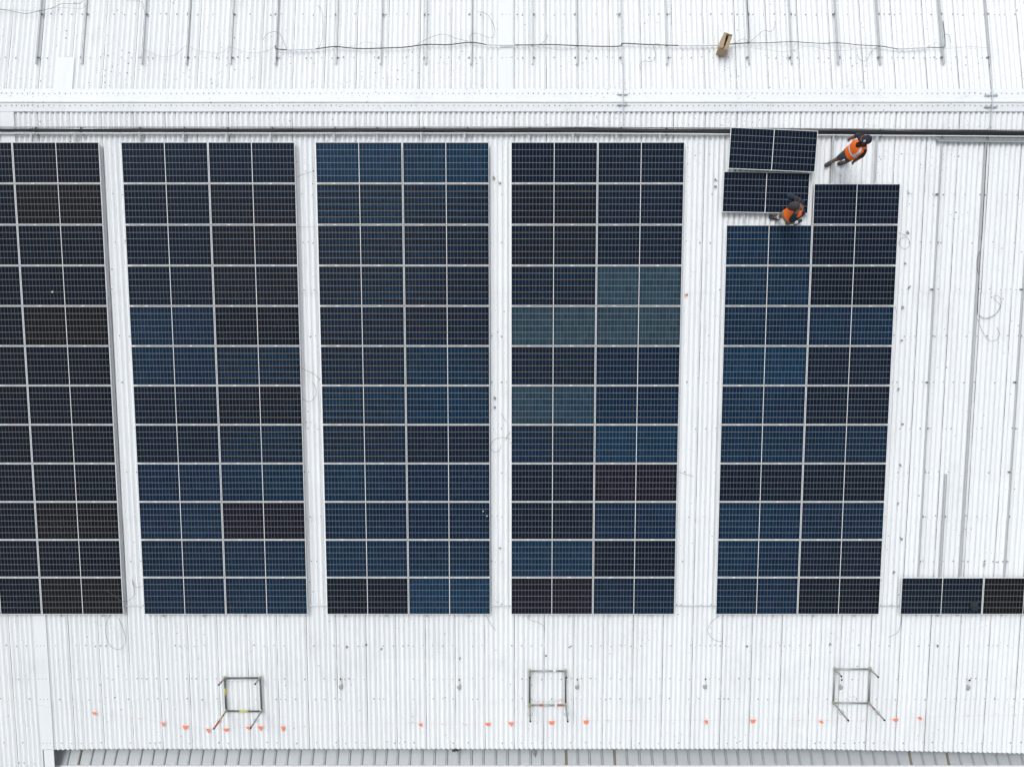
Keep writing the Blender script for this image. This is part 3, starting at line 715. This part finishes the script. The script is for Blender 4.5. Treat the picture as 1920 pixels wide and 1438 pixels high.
# ------------------------------------------------------------------ pennant line along the eave
bl = thing('pennant_line', 'orange pennant warning line lying on the roof along the eave', 'pennants', FRONT)
sp_ = [(-60,1302),(0,1310.5),(95,1325),(177,1334.5),(262,1346),(305,1353.5),(347,1360),(389,1365.5),(423,1365),(466,1361.5),(530,1361),(571,1360.5),(700,1357),(788,1355.5),(873,1357),(914,1354.5),(1034,1351.5),(1099,1350),(1181,1350),(1323,1349.5),(1412,1348.5),(1540,1350),(1617,1350),(1680,1346.5),(1725,1343.5),(1815,1341),(1900,1340),(2000,1335)]
mb = MB(); mb.tube(smooth_path([F(a, b, .05) for a, b in sp_], 4), .0028, 4); mb.build('string', M['string'], bl)
def str_y(px):
    for (a, b) in zip(sp_, sp_[1:]):
        if a[0] <= px <= b[0]: return a[1]+(b[1]-a[1])*(px-a[0])/(b[0]-a[0])
rnd = random.Random(4)
shapes = {'q': [(-3.6,0),(1.5,-.2),(3.8,4.6),(.5,5.6),(-3,2.5)], 's': [(-3.2,-.2),(0,.2),(3,1.0),(0,1.3)], 'h': [(-2.9,0),(3.2,.5),(3.4,5),(1.5,8),(-.8,4.5)], 't': [(-4.8,0),(5,-.3),(2.3,6),(-2.6,6.5)],
          'l': [(-3.5,0),(3,0),(3.4,5.4),(2,8.5),(-.5,5)], 'w': [(-5,0.5),(5,0),(3.4,5),(0,5.8),(-3,3.5)], 'v': [(-5,0),(5,-.2),(2.5,6),(1.6,8.5),(-1,5)], 'u': [(-2.9,0),(3,.3),(3.3,5.5),(.2,9),(-1.5,6)], 'd': [(-1,0),(1,.2),(.5,1.4),(-.8,1)]}
for px, sh in ((177,'q'),(262,'s'),(305,'h'),(347.5,'t'),(389.5,'l'),(423.5,'w'),(465.5,'q'),(488,'v'),(530,'u'),(571.5,'d'),(788.5,'q'),(829,'s'),(873.5,'s'),(914.5,'w'),(958,'v'),(1034.5,'t'),(1099,'t'),(1140,'s'),(1181.5,'s'),(1323.5,'h'),(1412,'t'),(1497,'s'),(1540,'q'),(1588,'s'),(1617,'s'),(1679,'w'),(1725,'q'),(1815,'s'),(1902,'s')):
    mb = MB(); y0 = str_y(px)
    dx = px
    vs = [F(dx+a*1.15, y0+b*1.12, .05-.004*b+rnd.uniform(-.008,.008)) for a, b in shapes[sh]]
    n = len(vs); vs2 = [q-Vector((0,0,.0025)) for q in vs]
    mb.add(vs+vs2, [tuple(range(n))[::-1], tuple(range(n, 2*n))]+[(i, (i+1)%n, n+(i+1)%n, n+i) for i in range(n)])
    mb.build('pennant', M['orange'], bl)

# ------------------------------------------------------------------ roof anchors, clips, box, small things
nmA = ['first from the left, right of the left scaffold frame','left of the middle scaffold frame, above the leaf clump','just right of the middle scaffold frame','alone midway between the middle and right scaffold frames','inside the rightmost scaffold frame','alone at the far right, under the lone panels']
for i, (px, py) in enumerate(((639,1287),(861,1288),(1082,1287.5),(1322,1287),(1577,1288),(1816,1289))):
    q = F(px, py, 0); a = thing('roof_anchor', 'grey smeared roof anchor, '+nmA[i], 'anchor', FRONT @ T(q), 'roof anchors near the eave')
    mb = MB(); rnd = random.Random(i)
    pts = [(math.cos(t)*.055*(1+.3*rnd.random()), math.sin(t)*.075*(1+.3*rnd.random())) for t in [k*.5 for k in range(12)]]
    vs = [(x, y, .004) for x, y in pts]+[(x*.5, y*.5, .018) for x, y in pts]+[(x, y, -.03) for x, y in pts]; n = 12
    mb.add(vs, [(k, (k+1)%n, n+(k+1)%n, n+k) for k in range(n)]+[tuple(range(n, 2*n))]+[(2*n+k, 2*n+(k+1)%n, (k+1)%n, k) for k in range(n)])
    mb.build('sealant_patch', M['sealant'], a)
    mb = MB(); mb.tube([(0,.06,.012),(.005,.17,.012),(0.005,.235,.015)], .010, 6); mb.build('strap', M['conduit'], a)
    mb = MB(); mb.tube([(0.004,.225,.0),(0.004,.262,.03)], .020, 8); mb.torus((.004,.255,.035), .02, .008, Matrix.Rotation(1.57,3,'Y'), 10, 5); mb.build('eye_bolt', M['hollow'], a)
clips = [(1703,362,'right of the second row of the unfinished array'),(1702,437,'beside the wire ring at the third row'),(1697,494,'right of the fourth row, unfinished array'),(1704,540,'right of the fourth row, lower one'),(1692,577,'right of the fifth row, unfinished array'),(1690,638,'right of the sixth row, unfinished array'),(1684,730,'right of the seventh row, unfinished array'),(1692,795,'right of the eighth row, unfinished array'),(1687,872,'right of the ninth row, unfinished array'),(1684,945,'right of the tenth row, unfinished array'),(1689,1010,'right of the eleventh row, unfinished array'),(1676,1073,'above the lone panel, beside the twelfth row'),
 (1342,338,'in the fourth walkway beside the upper loose panel'),(1341,350,'in the fourth walkway beside the lower loose panel'),(926,335,'at the top of the third walkway, left one'),(937,344,'at the top of the third walkway, right one'),(927,746,'in the third walkway at the seventh row'),(928,763,'in the third walkway, below another clip'),(937,1028,'in the third walkway at the eleventh row'),(1287,553,'orange-stained, in the fourth walkway at the fourth row'),
 (651,1213,'below the middle array, leftmost of three'),(687,1209,'below the middle array, middle of three'),(715,1216,'below the middle array, rightmost of three'),(1068,1213,'below the fourth array'),(1023,1229,'above the middle scaffold frame'),(1400,1212,'below the unfinished array, right of the bowed wire'),(1557,1206,'above the right scaffold frame'),(1758,1210,'below the dark cloth panel'),(863,1234,'above the second roof anchor')]
rnd = random.Random(31)
for px, py, w in clips:
    mb = MB(); dark = py > 1200
    for j in range(rnd.choice((2,3,3))):
        a = rnd.uniform(0, 3.1); mb.box((rnd.uniform(-.035,.035), rnd.uniform(-.05,.05), .012), (.020, rnd.uniform(.04,.075), .010), 0, Matrix.Rotation(a, 3, 'Z'))
        mb.torus((rnd.uniform(-.03,.03), rnd.uniform(-.03,.03), .014), .016, .005, None, 8, 4)
    tag(mb.build('metal_clip', M['hollow'] if dark else (M['captrim'] if 'orange' in w else M['clip']), None, FRONT @ T(F(px, py, 0)) @ Matrix.Scale(.75 if dark else .9, 4)), ('small black bracket lying ' if dark else 'small metal clip lying ')+w, 'clip', 'loose clips lying on the roof')
# cardboard box with its flaps ajar
bc = B(1360.5, 79.5, .33); bw, bd_, bh = .245, .43, .33
bx = thing('cardboard_box', 'open brown cardboard box sitting on the far slope beside a rail', 'box', BACK @ T((bc.x, bc.y, 0.002)) @ Matrix.Rotation(R(-19), 4, 'Z'))
mb = MB(); th = .006
for sx in (-1, 1): mb.box((sx*(bw/2-th/2), 0, bh/2), (th, bd_, bh))
for sy in (-1, 1): mb.box((0, sy*(bd_/2-th/2), bh/2), (bw-2*th, th, bh))
mb.box((0, 0, th/2), (bw-2*th, bd_-2*th, th), 1); mb.build('carton', [M['card'], M['cardin']], bx)
for sx, up_, sk in ((-1, .040, .010), (1, -.020, -.012)):
    mb = MB(); n = 7; vs = []
    for j in range(n+1):
        y = -bd_/2+bd_*j/n; k = .5+.5*j/n
        e = bw*(.5-.40)+.004; wid = bw/2-.012-(.045*j/n if sx < 0 else .02*j/n)+.006*math.sin(j*2.1)
        vs += [(sx*bw/2, y, bh+.002), (sx*(bw/2-wid*.5), y, bh+.012+.010*math.sin(j*1.3)+up_*k*.4), (sx*(bw/2-wid), y+sk, bh+.008+up_*k+.008*math.sin(j*1.7+sx))]
    vs += [(a, b, c-.005) for a, b, c in vs]; m_ = 3*(n+1); fs = []
    for j in range(n):
        for q in range(2): fs += [(j*3+q, j*3+q+1, j*3+q+4, j*3+q+3), (m_+j*3+q+3, m_+j*3+q+4, m_+j*3+q+1, m_+j*3+q)]
        fs += [(j*3+2, m_+j*3+2, m_+j*3+5, j*3+5)]
    mb.add(vs, fs); mb.build('flap', M['card'], bx)
mb = MB(); mb.box((0, bd_/2+.012, bh+.01), (bw*.96, .05, .006), 0, Matrix.Rotation(.5, 3, 'X')); mb.build('flap', M['cardin'], bx)
# dark cloth, reel, pebble
q = F(1826, 1136, PT)
mb = MB(); mb.sphere((0,0,.0), (.115,.155,.075), 22, 14, 0, None, lambda v: 1+.16*mnoise.noise(v*2.6)+.10*mnoise.noise(v*6))
mb.v = [(x, y, max(z, -.008)) for x, y, z in mb.v]
tag(mb.build('dark_cloth', M['cloth'], None, FRONT @ T((q.x, q.y, PZ+TH+.008)), True), 'crumpled dark cloth lying on the lone panel at the lower right', 'cloth')
q = F(1845, 1050.5, 0); rl = thing('tape_reel', 'small white reel with a loop of string, above the lone panels', 'reel', FRONT @ T(q))
mb = MB(); mb.torus((0,0,.03), .036, .016, None, 18, 8); mb.build('rim', M['whitetape'], rl, None, True)
mb = MB(); mb.tube([(0,0,.0),(0,0,.04)], .018, 10); mb.build('hub', M['hollow'], rl)
mb = MB(); mb.tube(smooth_path([(.015,-.04,.02),(.03,-.10,.01),(.03,-.15,.01),(0,-.19,.01),(-.025,-.17,.01),(-.02,-.12,.01),(.01,-.10,.01)], 5), .005, 5); mb.build('string', M['darkwire'], rl)
q = F(98.5, 547.5, PT)
mb = MB(); mb.sphere((0,0,.015), (.030,.026,.018), 10, 8, 0, None, lambda v: 1+.3*mnoise.noise(v*2))
tag(mb.build('pebble', M['pebble'], None, FRONT @ T((q.x, q.y, PZ+TH)), True), 'small pale pebble lying on a panel of the leftmost array', 'pebble')
for lab, px, py in (('tiny white bird dropping on the middle array, upper of two', 905.8, 958.5), ('tiny white bird dropping on the middle array, lower of two', 913, 967.5)):
    q = F(px, py, PT); mb = MB(); mb.sphere((0,0,.0), (.016,.020,.006), 8, 6); tag(mb.build('bird_dropping', M['whitetape'], None, FRONT @ T((q.x, q.y, PZ+TH+.002)), True), lab, 'dropping')

# ------------------------------------------------------------------ people
def skin_mesh(name, verts, edges, radii, sub=2):
    me = bpy.data.meshes.new(name); me.from_pydata([tuple(v) for v in verts], edges, []); me.update()
    o = bpy.data.objects.new(name, me); COL.objects.link(o)
    sk = o.modifiers.new('s', 'SKIN'); sk.use_smooth_shade = True; sk.branch_smoothing = .35
    lay = me.skin_vertices[0] if len(me.skin_vertices) else None
    if lay is None:
        me.attributes; bpy.context.view_layer.update(); lay = me.skin_vertices[0]
    for i, r in enumerate(radii): lay.data[i].radius = (r, r) if not isinstance(r, tuple) else r
    lay.data[0].use_root = True
    ss = o.modifiers.new('u', 'SUBSURF'); ss.levels = sub; ss.render_levels = sub
    dg = bpy.context.evaluated_depsgraph_get(); ev = o.evaluated_get(dg)
    nm_ = bpy.data.meshes.new_from_object(ev); nm_.name = name
    bpy.data.objects.remove(o); bpy.data.meshes.remove(me)
    nm_.polygons.foreach_set('use_smooth', [True]*len(nm_.polygons))
    return nm_
def loft(mb, rings, n=28, skip=None, mi=0, cap=True, push=0.0, span=None):
    """rings: (centre, side axis, front axis, a, b); angle 0 = front"""
    vs = []
    for (c, u, f, a, b) in rings:
        for j in range(n):
            t = 2*math.pi*j/n; cu, cf = math.sin(t), math.cos(t)
            e = 2.6
            k = (abs(cu)**e+abs(cf)**e)**(-1/e)
            vs.append(c+u*((a+push)*cu*k)+f*((b+push)*cf*k))
    fs = []
    for i in range(len(rings)-1):
        for j in range(n):
            if skip and skip(i, j): continue
            if span and not span(i, j): continue
            fs.append((i*n+j, i*n+(j+1)%n, (i+1)*n+(j+1)%n, (i+1)*n+j))
    if cap: fs.append(tuple(range((len(rings)-1)*n, len(rings)*n)))
    mb.add(vs, fs, mi)
def person(label, J, face, spec):
    root = thing('person', label, 'person', T(J['base']))
    off = Vector(J['base'])
    P = {k: Vector(v)-off for k, v in J.items()}
    f = Vector(face).normalized(); upv = (P['neck']-P['pelvis']).normalized()
    side = (P['shL']-P['shR']); side = (side-upv*side.dot(upv)).normalized()      # towards his left
    ff = side.cross(upv).normalized()
    if ff.dot(f) < 0: ff = -ff
    V = []; E = []; RR = []
    def add(p, r, par=None):
        V.append(Vector(p)); RR.append(r)
        if par is not None: E.append((par, len(V)-1))
        return len(V)-1
    pel = add(P['pelvis'], (.15,.11)); wa = add(P['pelvis'].lerp(P['neck'], .42), (.135,.10), pel); ch = add(P['pelvis'].lerp(P['neck'], .76), (.15,.105), wa)
    nk = add(P['neck'], .058, ch); hd = P['head']; hup = (hd-P['neck']).normalized(); hf = Vector(spec.get('look', face)).normalized()
    h1 = add(hd-hup*.07, .070, nk); h2 = add(hd, .096, h1); h3 = add(hd+hup*.075, .080, h2)
    add(hd-hup*.015+hf*.112, .014, h2)
    for s in (1, -1):
        lat = hup.cross(hf).normalized(); add(hd-hup*.01+lat*s*.100, .018, h2)
    def arm(sh, el, wr, hand, curl, out):
        a = add(P[sh], .075, ch); b = add(P[el], .064, a); add(P[sh].lerp(P[el], .5), .05); 
        V.pop(); RR.pop()
        c = add(P[wr], .046, b); d = (P[hand]-P[wr]).normalized(); palm = add(P[wr]+d*.06, (.048,.034), c)
        wv = out.cross(d).normalized(); pn = d.cross(wv).normalized()
        for i, ln in enumerate((.068,.078,.072,.056)):
            o_ = wv*(-.033+.022*i); k = curl
            r0 = add(V[palm]+d*.035+o_, .0105, palm)
            r1 = add(V[r0]+(d*math.cos(k)+pn*math.sin(k)).normalized()*ln*.5, .0095, r0)
            add(V[r1]+(d*math.cos(2.1*k)+pn*math.sin(2.1*k)).normalized()*ln*.5, .0082, r1)
        t0 = add(P[wr]+d*.035-wv*.034, .0125, palm); add(V[t0]+(d*.7-wv*.55+pn*.4).normalized()*.045, .0098, t0)
    arm('shL','elL','wrL','haL', spec['curl'][0], spec['handout'][0]); arm('shR','elR','wrR','haR', spec['curl'][1], spec['handout'][1])
    for s in 'LR':
        a = add(P['hip'+s], .085, pel); b = add(P['kn'+s], .072, a); c = add(P['kn'+s].lerp(P['an'+s], .35), .070, b); d = add(P['an'+s], .046, c)
        tv = (P['to'+s]-P['an'+s]); add(P['an'+s]+tv*.5-Vector((0,0,.035)), .026, d)
    body = link('body', skin_mesh('body', V, E, RR), root); body.data.materials.append(spec['skin'])
    # shirt, vest
    def ring(t, a, b, fwd=0.0): c = P['pelvis'].lerp(P['neck'], t); return (c+ff*fwd, side, ff, a, b)
    rings = [ring(-.06,.178,.128), ring(.10,.178,.130), ring(.25,.172,.126), ring(.42,.178,.128), ring(.60,.196,.134), ring(.76,.208,.134), ring(.88,.198,.118), ring(.96,.150,.092), ring(1.02,.085,.072)]
    mb = MB(); loft(mb, rings, 28)
    for sh, el, wr in (('shL','elL','wrL'),('shR','elR','wrR')):
        if spec['long']: mb.tube(smooth_path([P[sh]+(P['neck']-P[sh])*.25, P[sh], P[el], P[el].lerp(P[wr],.95)], 5), [ .092]*6+[.092,.090,.088,.084,.080]+[.076,.070,.064,.058,.052], 12, 0, True)
        else: mb.tube([P[sh]+(P['neck']-P[sh])*.25, P[sh], P[sh].lerp(P[el],.45), P[sh].lerp(P[el],.82)], [.085,.100,.096,.088], 12, 0, True)
    sh_ = mb.build('shirt', spec['shirt'], root, None, True)
    mb = MB(); n = 48
    vr = [ring(.02,.196,.150), ring(.16,.196,.150), ring(.30,.194,.147), ring(.46,.200,.150), ring(.62,.218,.156), ring(.77,.226,.156), ring(.89,.206,.142), ring(.975,.150,.116), ring(1.03,.096,.092)]
    ts = [.02,.16,.30,.46,.62,.77,.89,.975,1.03]; ra = [(q[3], q[4]) for q in vr]
    def rad(t):
        for i in range(len(ts)-1):
            if t <= ts[i+1]: k = max(0, (t-ts[i])/(ts[i+1]-ts[i])); return (ra[i][0]*(1-k)+ra[i+1][0]*k, ra[i][1]*(1-k)+ra[i+1][1]*k)
        return ra[-1]
    def sub(t0, t1, k=6): return [ring(t0+(t1-t0)*i/k, *rad(t0+(t1-t0)*i/k)) for i in range(k+1)]
    fine = sub(.02, 1.03, 30)
    loft(mb, fine, n, lambda i, j: min(j, n-1-j) < (i-23)*.75, 0, False)
    ve = mb.build('vest', spec['vest'], root, None, True)
    if spec['bands']:
        mb = MB(); loft(mb, sub(.33,.42,2), 48, None, 0, False, .005); mb.build('waist_band', M['reflect'], ve, None, True)
        for j0 in (3, 23):
            mb = MB(); loft(mb, sub(.42,1.0,14), 56, None, 0, False, .006, (lambda i, j, a=j0: j in ((a*2, a*2+1, a*2+2) if a < 14 else (a*2, a*2+1, a*2-1))))
            mb.build('shoulder_band', M['reflect'], ve, None, True)
    # shorts
    mb = MB()
    loft(mb, [ring(-.20,.175,.135), ring(-.08,.190,.142), ring(.08,.185,.138), ring(.14,.180,.134)], 24, None, 0, False)
    for s in 'LR':
        h0 = P['hip'+s]; kn = P['kn'+s]; k = spec['shortlen']
        mb.tube([h0+(P['pelvis']-h0)*.2, h0.lerp(kn,.12), h0.lerp(kn,.5), h0.lerp(kn,k)], [.105,.112,.100,.090], 14)
    mb.build('shorts', spec['shorts'], root, None, True)
    for s in 'LR':
        an, to = P['an'+s], P['to'+s]; he = P.get('he'+s, an-(to-an).normalized()*.06-Vector((0,0,.05)))
        up_ = spec.get('shoeup'+s, Vector((0,0,1)))
        mb = MB(); d = (to-he); L = d.length
        pts = [he, he.lerp(to,.12), he.lerp(to,.35), he.lerp(to,.62), he.lerp(to,.85), to]
        mb.tube([q+up_*e for q, e in zip(pts, (.045,.05,.045,.036,.030,.026))], [(.040,.038),(.056,.050),(.054,.051),(.044,.060),(.036,.058),(.022,.034)], 12, 0, True, up_)
        mb.tube([he.lerp(to,.16)+up_*.06, an+Vector((0,0,.01))], [.046,.045], 10)
        sh = mb.build('shoe', M['shoe'], root, None, True)
        mb = MB(); mb.tube([q+up_*.008 for q in pts], [(.009,.042),(.010,.054),(.010,.055),(.010,.064),(.010,.062),(.008,.038)], 10, 0, True, up_); mb.build('sole', M['sole'], sh, None, True)
        mb = MB(); dd = d.normalized(); lt = up_.cross(dd).normalized()
        for q in (.38,.45,.52,.59): mb.tube([he.lerp(to,q)+up_*(.092-.02*(q-.38)/.2)-lt*.026, he.lerp(to,q+.03)+up_*(.092-.02*(q-.38)/.2)+lt*.026], .005, 4)
        mb.build('lace', M['lace'], sh)
        if spec.get('socks'):
            mb = MB(); mb.tube([an, an.lerp(P['kn'+s], .42)], [.055,.062], 12); mb.build('sock', M['sock'], root, None, True)
    # cap, hair, eyes
    lat = hup.cross(hf).normalized(); hf = lat.cross(hup).normalized(); rot = Matrix((lat, hf, hup)).transposed()
    cm = spec['cap']; R0 = .128
    mb = MB(); nu, nv = 20, 7; vs = []; fs = []
    for i in range(nv+1):
        th = (math.pi/2)*i/nv
        for j in range(nu):
            ph = 2*math.pi*j/nu
            vs.append(hd+rot @ Vector((math.cos(ph)*math.cos(th)*R0*.96, math.sin(ph)*math.cos(th)*R0*1.12, .015+math.sin(th)*R0*1.02)))
    for i in range(nv):
        for j in range(nu): fs.append((i*nu+j, i*nu+(j+1)%nu, (i+1)*nu+(j+1)%nu, (i+1)*nu+j))
    mb.add(vs, fs); mb.dome(hd+rot @ Vector((0,0,.015+R0*1.02)), .010, .008)
    cap = mb.build('cap', cm, root, None, True)
    mb = MB(); vs = []; n = 12; bdir = spec.get('brim', 0.0)
    rb = Matrix.Rotation(bdir, 3, 'Z')
    for j in range(n+1):
        ph = math.pi*(.14+.72*j/n)
        vs.append(hd+rot @ (rb @ Vector((math.cos(ph)*R0*.94, math.sin(ph)*R0*1.08, .018))))
        vs.append(hd+rot @ (rb @ Vector((math.cos(ph)*R0*.98, math.sin(ph)*R0*1.12+.085*math.sin(math.pi*j/n)**.6, .010-.018*math.sin(math.pi*j/n)))))
    vs += [q-hup*.006 for q in vs]; m_ = 2*(n+1); fs = []
    for j in range(n): fs += [(2*j, 2*j+1, 2*j+3, 2*j+2), (m_+2*j+2, m_+2*j+3, m_+2*j+1, m_+2*j), (2*j+1, m_+2*j+1, m_+2*j+3, 2*j+3)]
    mb.add(vs, fs); mb.build('brim', cm, cap, None, True)
    if spec.get('trim'):
        mb = MB(); mb.tube([hd+rot @ (rb @ Vector((math.cos(math.pi*(.15+.7*j/10))*R0*1.0, math.sin(math.pi*(.15+.7*j/10))*R0*1.14, .026))) for j in range(11)], .006, 5); mb.build('trim', M['captrim'], cap, None, True)
        mb = MB(); q = Vector(spec['emblem']).normalized(); c = hd+rot @ Vector((q.x*R0*.97, q.y*R0*1.13, .015+q.z*R0*1.03)); nrm = rot @ q
        u = nrm.orthogonal().normalized(); w = nrm.cross(u)
        k = 10; vs = [c+nrm*.003+u*math.cos(6.283*j/k)*.034+w*math.sin(6.283*j/k)*.030 for j in range(k)]; vs += [q_-nrm*.02 for q_ in vs]
        mb.add(vs, [tuple(range(k))]+[(j, k+j, k+(j+1)%k, (j+1)%k) for j in range(k)]); mb.build('emblem', M['emblem'], cap)
    mb = MB(); mb.sphere(hd-hf*.018-hup*.012, (.101,.094,.082), 16, 10, 0, rot); mb.build('hair', M['hair'], root, None, True)
    for s in (1,-1):
        mb = MB(); mb.sphere(hd-hup*.012+hf*.088+lat*s*.034, .012, 8, 6); mb.build('eye', M['eye'], root, None, True)
    mb = MB(); mb.tube([hd-hup*.062+hf*.078-lat*.024, hd-hup*.064+hf*.084, hd-hup*.062+hf*.078+lat*.024], .006, 5); mb.build('mouth', M['captrim'] if False else spec['skin'], root, None, True)
    return root, P, off
J1 = dict(base=W(1572,305,0), pelvis=W(1594,288,.93), neck=W(1618,270,1.46), head=W(1624,263.5,1.62), shR=W(1614,257.5,1.38), shL=W(1618,283,1.38),
          elR=W(1606,255.5,1.12), wrR=W(1595,259.5,.93), haR=W(1590,262.5,.84), elL=W(1613.5,293.5,1.08), wrL=W(1602,302.5,.90), haL=W(1597,306.5,.80),
          hipR=W(1589,286.5,.86), hipL=W(1597,293,.86), knR=W(1573.5,297,.50), anR=W(1563,301.5,.11), toR=W(1550.5,309.5,.03),
          knL=W(1590,299,.50), anL=W(1588.5,302,.12), toL=W(1578,306,.03))
def fix_heel(J, s):
    a = J['an'+s]; t = J['to'+s]; d = (t-a); d.z = 0; d.normalize(); J['he'+s] = Vector((a.x, a.y, (t.z-.02)))-d*.07
    J['to'+s] = Vector((a.x, a.y, t.z-.02))+d*.235
fix_heel(J1, 'R'); fix_heel(J1, 'L')
person('person in navy cap, orange reflective vest and grey shorts walking below the cable tray', J1, (-1,-.25,0),
  dict(skin=M['skin'], shirt=M['shirtblack'], vest=M['vest'], bands=True, shorts=M['shortsgrey'], shortlen=.93, long=False, curl=(.55,.5), cap=M['capnavy'], trim=True, emblem=(.25,.75,.55), look=(-1,-.45,-.25), brim=.75,
       handout=(Vector((1,0,.2)), Vector((1,0,.2)))))
J2 = dict(base=W(1472,413,0), pelvis=W(1479,404,.70), neck=W(1499,389,1.20), head=W(1491,386.5,1.36), shR=W(1500,379,1.16), shL=W(1503,399.5,1.12),
          elR=W(1480,368,1.12), wrR=W(1490,371,1.30), haR=W(1497,375.5,1.33), elL=W(1484.5,412.5,.98), wrL=W(1493,399,1.30), haL=W(1500.5,389,1.42),
          hipR=W(1474,399.5,.66), hipL=W(1480,410,.66), knR=W(1468,403.0,.46), anR=W(1459.5,408,.13), toR=W(1441,406.2,.03),
          knL=W(1477.5,416.5,.30), anL=W(1494.5,417,.15), toL=W(1487.5,422.0,.03), heL=W(1502,413,.13))
fix_heel(J2, 'R')
r2, P2, off2 = person('person in dark grey cap and khaki shorts lunging over a loose panel, hands raised', J2, (-1,-.2,0),
  dict(skin=M['skinlight'], shirt=M['shirtnavy'], vest=M['vest'], bands=False, shorts=M['khaki'], shortlen=1.0, long=True, curl=(.12,.35), cap=M['capgrey'], socks=True, look=(-1,.05,-.45), brim=0.0,
       handout=(Vector((0,0,1)), Vector((0,0,1)))))
mb = MB(); d = (P2['haR']-P2['wrR']).normalized(); mb.tube([P2['wrR']-d*.02, P2['wrR']+d*.05, P2['wrR']+d*.12, P2['wrR']+d*.16], [.042,.052,.050,.036], 10)
mb.build('glove', M['glove'], r2, None, True)

# ------------------------------------------------------------------ light
w = bpy.data.worlds.new('World'); sc.world = w; w.use_nodes = True; nt = w.node_tree; k = NT(nt)
bg = nt.nodes['Background']
sky = k.n('ShaderNodeTexSky', sky_type='NISHITA'); sky.sun_disc = False
ELEV, AZ = R(58), R(-28)          # azimuth from +Y towards +X
sky.sun_elevation = ELEV; sky.sun_rotation = AZ; sky.air_density = 1.0; sky.dust_density = 4.0
hsv = k.n('ShaderNodeHueSaturation'); hsv.inputs['Saturation'].default_value = .05; nt.links.new(sky.outputs[0], hsv.inputs['Color'])
tc = k.n('ShaderNodeTexCoord').outputs['Generated']
cl = k.ramp(k.noise(k.scaled(tc, 2.2, 2.2, 1.0), 1.6, 4), .36, .60)
cloud = k.mix(cl, (.38,.52,.78), (1.11,1.085,1.0))
mx = k.n('ShaderNodeMix', data_type='RGBA', blend_type='MULTIPLY'); mx.inputs[0].default_value = 1.0
nt.links.new(hsv.outputs[0], mx.inputs[6]); nt.links.new(cloud, mx.inputs[7]); nt.links.new(mx.outputs[2], bg.inputs['Color'])
bg.inputs['Strength'].default_value = .150
sd = bpy.data.lights.new('sun', 'SUN'); sd.energy = .72; sd.angle = R(28); sd.color = (.99,.965,.90)
so = bpy.data.objects.new('sun', sd); COL.objects.link(so)
dirv = Vector((math.sin(AZ)*math.cos(ELEV), math.cos(AZ)*math.cos(ELEV), math.sin(ELEV)))
so.rotation_euler = dirv.to_track_quat('Z', 'Y').to_euler(); so.location = dirv*60
sc.view_settings.view_transform = 'Standard'; sc.view_settings.look = 'None'; sc.view_settings.gamma = 1; sc.view_settings.exposure = 0.31
